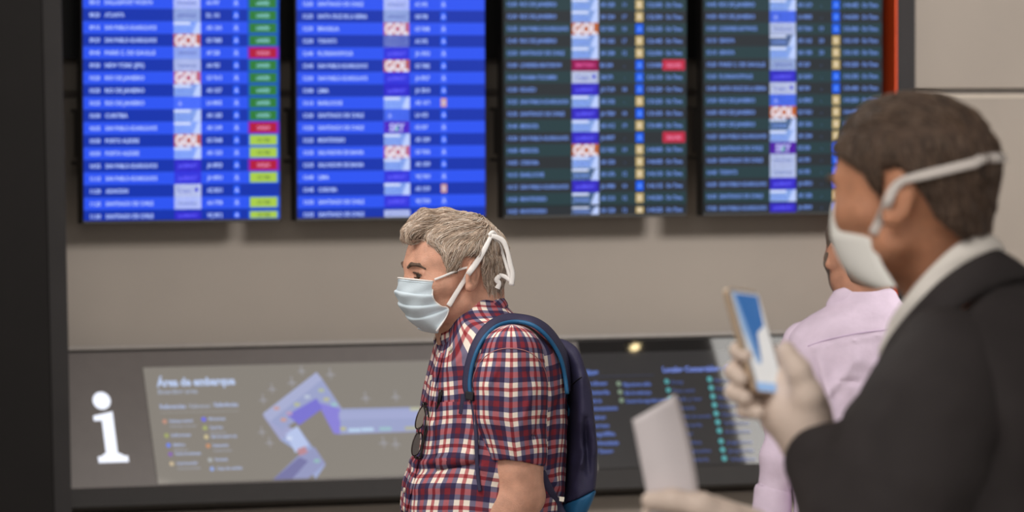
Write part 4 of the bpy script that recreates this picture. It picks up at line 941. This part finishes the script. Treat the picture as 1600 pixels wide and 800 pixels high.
# shoulder strap: teal edge near the camera, navy webbing behind it
near = [(736, 618), (734, 604), (735, 588), (739, 567), (747, 545), (758, 526), (774, 511), (793, 504), (812, 503), (832, 508), (850, 521), (866, 541), (877, 563), (883, 590), (886, 615)]
far = [(728, 619), (724, 604), (725, 585), (730, 562), (738, 538), (751, 516), (768, 501), (788, 492.5), (808, 492), (834, 497), (856, 510), (874, 532), (886, 556), (890, 588), (890, 612)]
def shirt_surface_y(px, py):
    h, n_ = cast(px, py, tree, None); a = A.L(px, py, -0.6); hit = tree.ray_cast(Vector(a), Vector(A.L(px, py, .6)-a).normalized()); return h[1] if hit[0] is not None else None
ny = [shirt_surface_y(*p) for p in near]; ny = [(-.13 if y is None else y)-0.008 for y in ny]
ny = [min(y, -.10) if 3 < i < 13 else y for i, y in enumerate(ny)]
k3 = np.convolve(np.pad(ny, 1, 'edge'), [.25, .5, .25], 'valid')
NP = [A.L(p[0], p[1], y) for p, y in zip(near, k3)]
fy = []
for i, p in enumerate(far):
    y = shirt_surface_y(*p); fy.append(min(y-0.010, k3[i]+.05) if y is not None else k3[i]+0.045)
fy = np.convolve(np.pad(fy, 1, 'edge'), [.25, .5, .25], 'valid')
FP = [A.L(p[0], p[1], y) for p, y in zip(far, fy)]
n_ = 60; a_ = catmull(NP, n_); b_ = catmull(FP, n_); V = []
for i in range(n_):
    for j in range(6): V.append(a_[i]+(b_[i]-a_[i])*j/5+np.array([0, 0, .003*math.sin(j/5*math.pi)]))
Fq = [(i*6+j, (i+1)*6+j, (i+1)*6+j+1, i*6+j+1) for i in range(n_-1) for j in range(5)]
so = mesh_np('shoulder_strap', V, Fq, M_navy, BP, True); md = so.modifiers.new('t', 'SOLIDIFY'); md.thickness = .006; md.offset = 0; shift(so)
pp = tube('strap_piping', [p+np.array([0, -.001, 0]) for p in NP], .0042, M_teal, so, n=60, k=8)
bk = prism('buckle', [A.L(x, y, k3[0]-.006) for x, y in ((727, 611), (727, 624), (739, 627), (741, 613))], (0, .008, 0), mat('buckle_plastic', (20, 19, 30), .4), BP, .002); shift(bk)
def webbing(pts, wpx, tr_=tree, off=.004):
    P = []
    for x, y in pts:
        yy = shirt_surface_y(x, y); P.append(A.L(x, y, (yy if yy is not None else -.1)-off))
    return tube('webbing_strap', P, wpx/780/2, M_navy, BP, n=40, k=8, flat=.25)
for s_ in (webbing([(737, 622), (741, 650), (744, 680), (745, 715), (747, 745), (750, 768)], 6), webbing([(726, 616), (724, 632), (722, 647)], 11), webbing([(846, 737), (852, 752), (862, 772), (872, 790), (880, 806)], 13)): shift(s_)
tb_ = prism('strap_toggle', [A.L(x, y, -.19) for x, y in ((874, 776), (874, 783), (881, 784), (882, 777))], (0, .006, 0), M_btn, BP); shift(tb_)
tag(BP, 'navy backpack with teal base and piping, worn by the grey-haired man', 'backpack')

# ================================================================== the man in the lilac shirt, seen from behind
Bf = Fig('person', 1350, 12.3); T2 = Bf.root; T2.name = 'person'
M_lil = mat('lilac_cotton', (222, 204, 224), 0.85, noise=0.05, nscale=30, bump=0.4, bscale=60, spec=0.2)
M_skinB = skin_mat('skin_tan', (184, 134, 110))
hB = frame(Bf.L(1342, 397, 0), -68, 6)
tB = frame(Bf.L(1352, 640)*np.array([1, 1, 0]), -80)
BZ = lambda py: float(Bf.L(1350, py)[2])
rowsB2 = [(448, .058, .070), (470, .072, .080), (484, .088, .110), (498, .100, .155), (516, .112, .186), (545, .122, .196), (600, .130, .198), (680, .128, .190), (760, .124, .178), (850, .120, .172), (930, .118, .170)]
tf2 = loft_fn(tB, [BZ(r[0]) for r in rowsB2], [-.01]*len(rowsB2), [r[1] for r in rowsB2], [r[2] for r in rowsB2], 2.2)
F2_ = [(Bf.L(*p), Bf.L(*q_), wd, am) for p, q_, wd, am in [((1262, 548), (1285, 640), .012, -.008), ((1275, 560), (1300, 660), .012, .010), ((1300, 590), (1345, 592), .005, -.006), ((1280, 620), (1330, 560), .01, .008), ((1255, 600), (1290, 690), .01, .008), ((1310, 548), (1390, 580), .02, .006), ((1340, 610), (1390, 560), .014, .007), ((1330, 520), (1310, 640), .02, .006), ((1300, 640), (1330, 700), .015, .008), ((1375, 540), (1350, 640), .02, -.006), ((1262, 541), (1400, 514), .003, .0035)]]
def shirtB(P):
    d = tf2(P)
    for p, q_, wd, am in F2_: d = d-am*fold(P, p, q_, wd)
    return d-.006*vnoise(P, 13)-.004*vnoise(P, 30)
shB = implicit('shirt', shirtB, (-.30, -.25, BZ(925)), (.30, .25, BZ(440)), .006, M_lil, T2)
def sleeveB(nm, pts, rs, par):
    def f(P):
        d = chain(P, pts, rs, .03)-.007*vnoise(P*np.array([1, 1, 1.6], f32), 22)
        return d
    P_ = np.array(pts); return implicit(nm, f, P_.min(0)-.11, P_.max(0)+.11, .006, M_lil, par)
sleeveB('sleeve', [Bf.L(1256, 534, -.01), Bf.L(1246, 575, -.01), Bf.L(1230, 650, -.02), Bf.L(1220, 715, -.04), Bf.L(1207, 782, -.03)], [.050, .056, .050, .044, .040], shB)
sleeveB('sleeve', [Bf.L(1448, 520, 0), Bf.L(1466, 600, 0), Bf.L(1478, 700, 0), Bf.L(1470, 790, .04)], [.056, .058, .05, .044], shB)
treeB = bvh([shB])
tube('yoke_seam', [on_head(treeB, Bf, x, y, -.1, .0008) for x, y in ((1262, 541), (1285, 533), (1310, 527), (1340, 521), (1370, 517), (1400, 515), (1430, 519))], .0012, mat('lilac_seam', (200, 176, 208), .9), shB, n=40, k=6)
# rolled cuff
cu = Bf.L(1206, 786, -.03)
implicit('cuff', lambda P: np.maximum(cone(P, Bf.L(1208, 770, -.03), Bf.L(1205, 806, -.03), .046, .049), -cone(P, Bf.L(1208, 760, -.03), Bf.L(1204, 830, -.03), .038, .041))-.002*vnoise(P, 60), cu-.08, cu+.08, .004, M_lil, shB)
ring_strip('collar', Bf, ((1338, 470), (1350, 446)), ((1335, 500), (1352, 478)), .068, .082, M_lil, shB, -170, 170, bulge=.005, phi=-80, dy=0.0)
def bodyB(P):
    Q = hB.to(P); d = head_sdf(Q, -.012, .112)
    d = smin(d, chain(P, [Bf.L(1342, 420, -.015), Bf.L(1348, 452, -.01), Bf.L(1352, 520, 0)], [.056, .058, .06], .03), .03)
    d = smin(d, chain(P, [Bf.L(1352, 560), Bf.L(1352, 850)], [.08, .09], .04), .04); return d
V1, F1 = nets(bodyB, (-.16, -.17, BZ(620)), (.16, .2, BZ(310)), .0036)
def armsB(P):
    d = chain(P, [Bf.L(1222, 710, -.04), Bf.L(1206, 786, -.03), Bf.L(1222, 905, .06)], [.034, .036, .026], .02)
    for ch, rr_ in hand_pts(None, Bf.L(1222, 905, .06), (.1, .2, -1), (1, 0, 0), 1, .3): d = smin(d, chain(P, ch, rr_, .004), .006)
    e = chain(P, [Bf.L(1478, 700, 0), Bf.L(1470, 790, .04), Bf.L(1440, 900, .12)], [.034, .036, .026], .02)
    for ch, rr_ in hand_pts(None, Bf.L(1440, 900, .12), (-.1, .2, -1), (-1, 0, 0), 1, .3): e = smin(e, chain(P, ch, rr_, .004), .006)
    return smin(np.minimum(d, e), chain(P, [Bf.L(1352, 600), Bf.L(1352, 850)], [.09, .09], .04), .01)
V2, F2 = nets(armsB, (-.3, -.25, BZ(1090)), (.3, .3, BZ(590)), .006)
np_mesh('body', np.vstack([V1, V2]), np.vstack([F1, F2+len(V1)]), M_skinB, T2, None, True, 1)
eyeballs(hB, T2, M_eyew, M_iris)
lineB = [(-.14, -.07), (-.06, -.06), (-.045, -.03), (-.03, .02), (.0, .03), (.008, .01), (.02, -.01), (.03, .03), (.06, .055), (.13, .075)]
M_hairB = mat('dark_greying_hair', (100, 86, 76), .8, noise=.4, nscale=120, bump=1, bscale=300)
implicit('hair', hair_fn(hB, lineB, .008, .003, -.012), hB.O-np.array([.14, .14, .1]), hB.O+np.array([.14, .14, .15]), .004, M_hairB, T2)
def beardB(P):
    Q = hB.to(P); d = head_sdf(Q, -.012, .112)-.0035-.002*vnoise(P, 260)
    g = np.maximum(Q[:, 2]-np.interp(Q[:, 0], [-.02, .0, .02, .05, .08], [-.01, .01, -.02, -.035, -.03]).astype(f32), -.004-Q[:, 0]); return smax(d, g, .004)
implicit('beard', beardB, hB.O-np.array([.14, .14, .13]), hB.O+np.array([.14, .14, .03]), .004, M_hairB, T2)
legs_and_shoes(Bf, frame((tB.O[0], tB.O[1], 0), -80), BZ(905), mat('dark_trousers', (52, 54, 66), .9, noise=.1, nscale=30), .1, .15)
tag(T2, 'bearded man seen from behind in a pale lilac shirt, looking up at the boards', 'person')

# ================================================================== the man in the dark suit, in front
Cf = Fig('person', 1490, 6.15); T3 = Cf.root; T3.name = 'person'
M_skinC = skin_mat('skin_warm', (196, 138, 106))
M_suit = mat('charcoal_suit', (50, 45, 45), .8, noise=.12, nscale=14, bump=.3, bscale=200, spec=.3, sheen=.0)
M_wht = mat('white_cotton', (228, 222, 214), .8, noise=.02, bump=.1)
hC = frame(Cf.L(1425, 308, 0), -35, 0)
tC = frame(Cf.L(1540, 620)*np.array([1, 1, 0]), -34)
CZ = lambda py: float(Cf.L(1500, py)[2])
def bodyC(P):
    Q = hC.to(P); d = head_sdf(Q, -.026, .104)
    d = smin(d, chain(P, [Cf.L(1466, 350, .01), Cf.L(1482, 410, .02), Cf.L(1505, 520, .04)], [.056, .053, .055], .03), .035)
    return smin(d, chain(P, [Cf.L(1530, 560, .04), Cf.L(1540, 840, .04)], [.09, .1], .04), .04)
bodyc = implicit('body', bodyC, (hC.O[0]-.16, -.2, CZ(860)), (hC.O[0]+.24, .22, CZ(128)), .0036, M_skinC, T3)
eyeballs(hC, T3, M_eyew, M_iris)
lineC = [(-.14, -.045), (-.085, -.045), (-.064, -.018), (-.045, .02), (-.03, .038), (-.006, .036), (.0, .004), (.012, .012), (.02, .030), (.044, .042), (.062, .048), (.088, .056), (.13, .07)]
hc0 = hair_fn(hC, lineC, .010, .004, -.026)
def hairC(P):
    Q = hC.to(P); return smin(hc0(P), chain(Q, [(0.05, .0, .098), (.084, -.01, .082), (.094, -.01, .066)], [.018, .013, .005], .01), .012)
M_hairC = mat('brown_hair_mass', (80, 62, 50), .8, noise=.3, nscale=70, bump=1.0, bscale=200)
Vh, Fh = nets(hairC, hC.O-np.array([.14, .14, .09]), hC.O+np.array([.14, .14, .16]), .0036)
hc = np_mesh('hair', Vh, Fh, M_hairC, T3, None, True, 1)
BRN = [(104, 82, 66), (80, 62, 50), (124, 102, 84), (62, 50, 42), (108, 86, 70)]
strands('hair_strands', hC, hairC, Vh, 3500, .020, .0008, M_str, hc, lambda q_: np.stack([np.where(q_[:, 2] > .08, 1.0, -.2), 0*q_[:, 0], np.where(q_[:, 2] > .08, .1, -1.0)], 1), BRN, lift=.0012, segs=4)
def browC(P):
    Q = hC.to(P); return chain(Q, [(0.1015, 0.012, 0.016), (0.0985, 0.026, 0.0225), (0.086, 0.043, 0.021)], [.0035, .0045, .003], .003)
implicit('eyebrow', browC, hC.O+np.array([-.14, -.1, -.0]), hC.O+np.array([.02, .12, .04]), .002, M_hairC, T3)
M_cup = mat('cup_mask_white', (234, 232, 226), .8, noise=.02, bump=.15, bscale=300, spec=.2)
mk = mask_surf('face_mask', Cf, hC, [(1324, 300), (1315, 322), (1314, 348), (1318, 376), (1327, 402), (1341, 424), (1362, 440), (1390, 448)],
               [(1336, 306), (1346, 330), (1358, 352), (1363, 376), (1370, 398), (1378, 416), (1388, 432), (1396, 446)], (lambda v: .030+.030*min(v/.4, 1)), M_cup, T3, thick=.002, puff=.7)
def hq(px, py, b): return Cf.L(px, py, hC.O[1]-b)
M_strap = mat('mask_elastic', (214, 206, 200), .8)
treeC = bvh([bodyc, hc]); PT = [(1364, 366), (1376, 342), (1386, 318), (1396, 296), (1410, 283), (1430, 277), (1455, 271), (1480, 265), (1505, 259), (1524, 254)]
tube('mask_elastic', [on_head(treeC, Cf, *p, hC.O[1], .006) for p in PT]+[hC.w(-.1105, .024, .047), hC.w(-.1155, -.008, .048), hC.w(-.101, -.043, .047), hC.w(-.076, -.066, .045)],
     [.006, .006, .006, .005, .006, .006, .006, .006, .006, .006], M_strap, T3, n=50, flat=.25, up=(0, -1, 0.1))
# jacket
rowsC = [(388, .050, .060), (412, .062, .078), (440, .080, .105), (470, .100, .150), (505, .118, .190), (550, .130, .205), (620, .142, .212), (700, .146, .210), (800, .142, .205), (900, .14, .2), (1010, .14, .2), (1110, .14, .205)]
cen = [(388, 1492), (412, 1498), (440, 1510), (470, 1520), (505, 1528), (550, 1535), (1110, 1545)]
c34 = math.cos(R(-34))
xs_c = [-(float(Cf.L(np.interp(r[0], [c[0] for c in cen], [c[1] for c in cen]), 600)[0])-tC.O[0])/c34 for r in rowsC]
tf3 = loft_fn(tC, [CZ(r[0]) for r in rowsC], xs_c, [r[1] for r in rowsC], [r[2] for r in rowsC], 2.25)
F3_ = [(Cf.L(*p), Cf.L(*q_), wd, am) for p, q_, wd, am in [((1500, 600), (1540, 760), .02, -.012), ((1440, 560), (1400, 640), .02, .006), ((1560, 560), (1590, 700), .03, .008)]]
def jackC(P):
    d = tf3(P)
    for p, q_, wd, am in F3_: d = d-am*fold(P, p, q_, wd)
    a_, b_ = Cf.L(1580, 418), Cf.L(1400, 565); nn = np.array([(b_-a_)[2], 0, -(b_-a_)[0]]); nn = nn/np.linalg.norm(nn)*(1 if -(b_-a_)[0] > 0 else -1)
    d = smax(d, (P-a_.astype(f32))@nn.astype(f32), .01)
    return d-.006*vnoise(P, 11)
jk = implicit('jacket', jackC, (tC.O[0]-.34, -.36, CZ(1100)), (tC.O[0]+.34, .40, CZ(384)), .007, M_suit, T3)
shp = tC.w(.0, .175, 0); SY = shp[1]
nearArm = [Cf.L(1484, 566, SY+.03), Cf.L(1452, 650, SY), Cf.L(1415, 760, SY-.02), Cf.L(1392, 850, SY-.03)]
foreArm = [Cf.L(1385, 850, SY-.03), Cf.L(1340, 800, SY+.0), Cf.L(1282, 722, SY+.04)]
def slC(P): 
    d = smin(chain(P, nearArm, [.068, .078, .078, .066], .04), chain(P, foreArm, [.066, .066, .046], .03), .04)
    return d-.010*vnoise(P, 14)-.005*vnoise(P, 30)
implicit('sleeve', slC, (Cf.L(1230, 600)[0]-.08, SY-.16, CZ(960)), (Cf.L(1500, 600)[0]+.05, SY+.2, CZ(450)), .006, M_suit, jk)
fsy = tC.w(0, -.175, 0)[1]
farArm = [Cf.L(1600, 540, fsy), Cf.L(1560, 700, fsy-.02), Cf.L(1480, 850, fsy-.06)]
h2 = Cf.L(1150, 850, -.12)
farFore = [farArm[2], Cf.L(1330, 880, -.0), Cf.L(1240, 865, -.08)]
implicit('sleeve', lambda P: smin(chain(P, farArm, [.068, .074, .066], .04), chain(P, farFore, [.064, .056, .046], .03), .03)-.006*vnoise(P, 16), (Cf.L(1215, 600)[0]-.02, -.2, CZ(970)), (Cf.L(1600, 600)[0]+.1, fsy+.12, CZ(450)), .008, M_suit, jk)
shc = ring_strip('shirt_collar', Cf, ((1397, 547), (1537, 363)), ((1392, 582), (1556, 390)), .071, .079, M_wht, T3, -170, 170, bulge=.003, phi=-34, dy=-.002, thick=.004)
ring_strip('jacket_collar', Cf, ((1394, 582), (1552, 392)), ((1372, 692), (1592, 436)), .078, .118, M_suit, jk, -165, 165, bulge=.008, phi=-34, dy=-.002, thick=.008)
legs_and_shoes(Cf, frame((tC.O[0], tC.O[1], 0), -34), CZ(1095)+.02, M_suit, .105, .16)
# gloved hands
M_glove = mat('latex_glove', (222, 202, 188), .55, noise=.05, nscale=25, bump=.3, bscale=90, spec=.35)
gd = -.10
def H(px, py, dd=0.0): return Cf.L(px, py, gd+dd)
def glove1(P):
    d = chain(P, [H(1238, 606, .028), H(1250, 650, .022), H(1268, 700, .015), H(1280, 724, .012)], [.030, .034, .029, .031], .02)
    d = smin(d, chain(P, [H(1212, 648, .012), H(1245, 660, .01)], [.019, .026], .02), .02)
    fs = [([H(1236, 575, .034), H(1196, 548, .038), H(1162, 543, .022), H(1153, 548, .0), H(1164, 556, -.016)], [.014, .0115, .0105, .010, .0085]),
          ([H(1240, 600, .034), H(1190, 574, .044), H(1156, 572, .022), H(1146, 580, -.002), H(1158, 592, -.020)], [.015, .012, .011, .0105, .009]),
          ([H(1240, 625, .034), H(1190, 604, .044), H(1154, 604, .020), H(1147, 613, -.004), H(1164, 622, -.022)], [.015, .012, .011, .0105, .009]),
          ([H(1240, 650, .024), H(1198, 634, .034), H(1166, 632, .014), H(1164, 640, -.006), H(1184, 645, -.018)], [.015, .0115, .0105, .010, .009])]
    for ch, rr_ in fs: d = smin(d, chain(P, ch, rr_, .004), .005)
    th = chain(P, [H(1262, 660, .0), H(1262, 618, -.014), H(1248, 580, -.018), H(1228, 548, -.012)], [.024, .0185, .0145, .0115], .008)
    return smin(d, th, .012)-.0012*vnoise(P, 60)
c1 = H(1215, 630)
implicit('glove', glove1, c1-np.array([.10, .09, .13]), c1+np.array([.11, .10, .12]), .003, M_glove, T3)
def H2(px, py, dd=0.0): return Cf.L(px, py, -.16+dd)
def glove2(P):
    d = chain(P, [H2(1110, 822, .015), H2(1160, 845, .02), H2(1210, 858, .03)], [.036, .036, .034], .02)
    for ch, rr_ in [([H2(1100, 815, .02), H2(1050, 806, .03), H2(1014, 800, .026)], [.015, .0115, .009]), ([H2(1100, 835, .02), H2(1046, 828, .035), H2(1010, 822, .026)], [.015, .012, .0095]),
                    ([H2(1105, 855, .02), H2(1055, 850, .035), H2(1022, 845, .02)], [.015, .012, .0095]), ([H2(1115, 872, .02), H2(1070, 870, .03), H2(1042, 866, .018)], [.014, .011, .009])]: d = smin(d, chain(P, ch, rr_, .004), .006)
    th = chain(P, [H2(1130, 815, -.005), H2(1094, 792, -.020), H2(1050, 783, -.022), H2(1017, 783, -.014)], [.023, .0165, .0135, .0115], .008)
    return smin(d, th, .014)-.0012*vnoise(P, 60)
c2 = H2(1110, 825)
implicit('glove', glove2, c2-np.array([.11, .08, .10]), c2+np.array([.12, .10, .08]), .003, M_glove, T3)
implicit('shirt_cuff', lambda P: cone(P, H(1272, 706, .014), H(1290, 736, .016), .036, .040), H(1280, 720)-.09, H(1280, 720)+.09, .005, M_wht, T3)
tag(T3, 'dark-haired man in a charcoal suit and white cup mask, blurred in front at the right', 'person')
# ---------------------------------------------------------------- telephone
ph_o = H(1205, 616); PH = empty('mobile_phone', tuple(Cf.o+_R0*ph_o[0]+_fl*ph_o[1]+np.array([0, 0, ph_o[2]])), -YAW)
def K(px, py, dd): return H(px, py, dd)-ph_o
pc4 = [K(1136, 449, -.020), K(1184, 455, .022), K(1230, 616, .020), K(1182, 613, -.022)]
nrm = np.cross(pc4[1]-pc4[0], pc4[3]-pc4[0]); nrm /= np.linalg.norm(nrm)
if nrm[1] > 0: nrm = -nrm
def pq(u, v, o=0.0): return (pc4[0]*(1-u)+pc4[1]*u)*(1-v)+(pc4[3]*(1-u)+pc4[2]*u)*v+nrm*o
M_gold = mat('pale_gold_case', (196, 172, 146), .35, .3)
case = prism('case', [pq(u, v) for u, v in ((0, .03), (.08, 0), (.92, 0), (1, .03), (1, .97), (.92, 1), (.08, 1), (0, .97))], -nrm*.009, M_gold, PH, .0015)
mesh_np('front_glass', [pq(u, v, .0006) for u, v in ((.03, .02), (.97, .02), (.97, .98), (.03, .98))], [(0, 1, 2, 3)], mat('phone_glass', (190, 196, 204), .15), PH)
SCN = Flat(pq(0, 0, .0012), pc4[1]-pc4[0], pc4[3]-pc4[0], nrm)
SCN.rect(.10, .04, .94, .90, (226, 222, 218), 0); SCN.poly([(.12, .05), (.92, .05), (.84, .34), (.55, .42), (.42, .72), (.28, .52)], (58, 108, 168), .3)
SCN.poly([(.10, .04), (.16, .04), (.38, .72), (.26, .72), (.10, .4)], (136, 168, 206), .5); SCN.rect(.06, .90, .80, .985, (150, 184, 226), .4); SCN.rect(.80, .90, .97, .985, (60, 84, 140), .4)
SCN.build('screen', screen_mat('phone_screen', .9, .2, .3), PH)
tag(PH, 'pale smartphone with a lit blue and white screen in the gloved hand', 'phone')
# ---------------------------------------------------------------- paper
pa_o = H2(1050, 790, -.004); PA = empty('paper_sheet', tuple(Cf.o+_R0*pa_o[0]+_fl*pa_o[1]+np.array([0, 0, pa_o[2]])), -YAW)
cn = [H2(988, 656, -.01)-pa_o, H2(1056, 615, .015)-pa_o, H2(1092, 800, .004)-pa_o, H2(1018, 812, .002)-pa_o]; V = []; n1, n2 = 12, 16
for i in range(n2):
    for j in range(n1):
        u, v = j/(n1-1), i/(n2-1); p = (cn[0]*(1-u)+cn[1]*u)*(1-v)+(cn[3]*(1-u)+cn[2]*u)*v; V.append(p+np.array([0.004*math.sin(v*3.1)*u, -.012*math.sin(u*math.pi)*(1-.4*v), 0]))
F = [(i*n1+j, (i+1)*n1+j, (i+1)*n1+j+1, i*n1+j+1) for i in range(n2-1) for j in range(n1-1)]
po = mesh_np('sheet', V, F, mat('paper_white', (222, 214, 216), .8, noise=.04, nscale=12), PA, True); md = po.modifiers.new('t', 'SOLIDIFY'); md.thickness = .0006
mesh_np('folded_leaf', [np.array(v)*.97+np.array([.003, .004, -.002]) for v in V], F, po.data.materials[0], PA, True)
tag(PA, 'small folded white paper held in the lower gloved hand', 'paper')
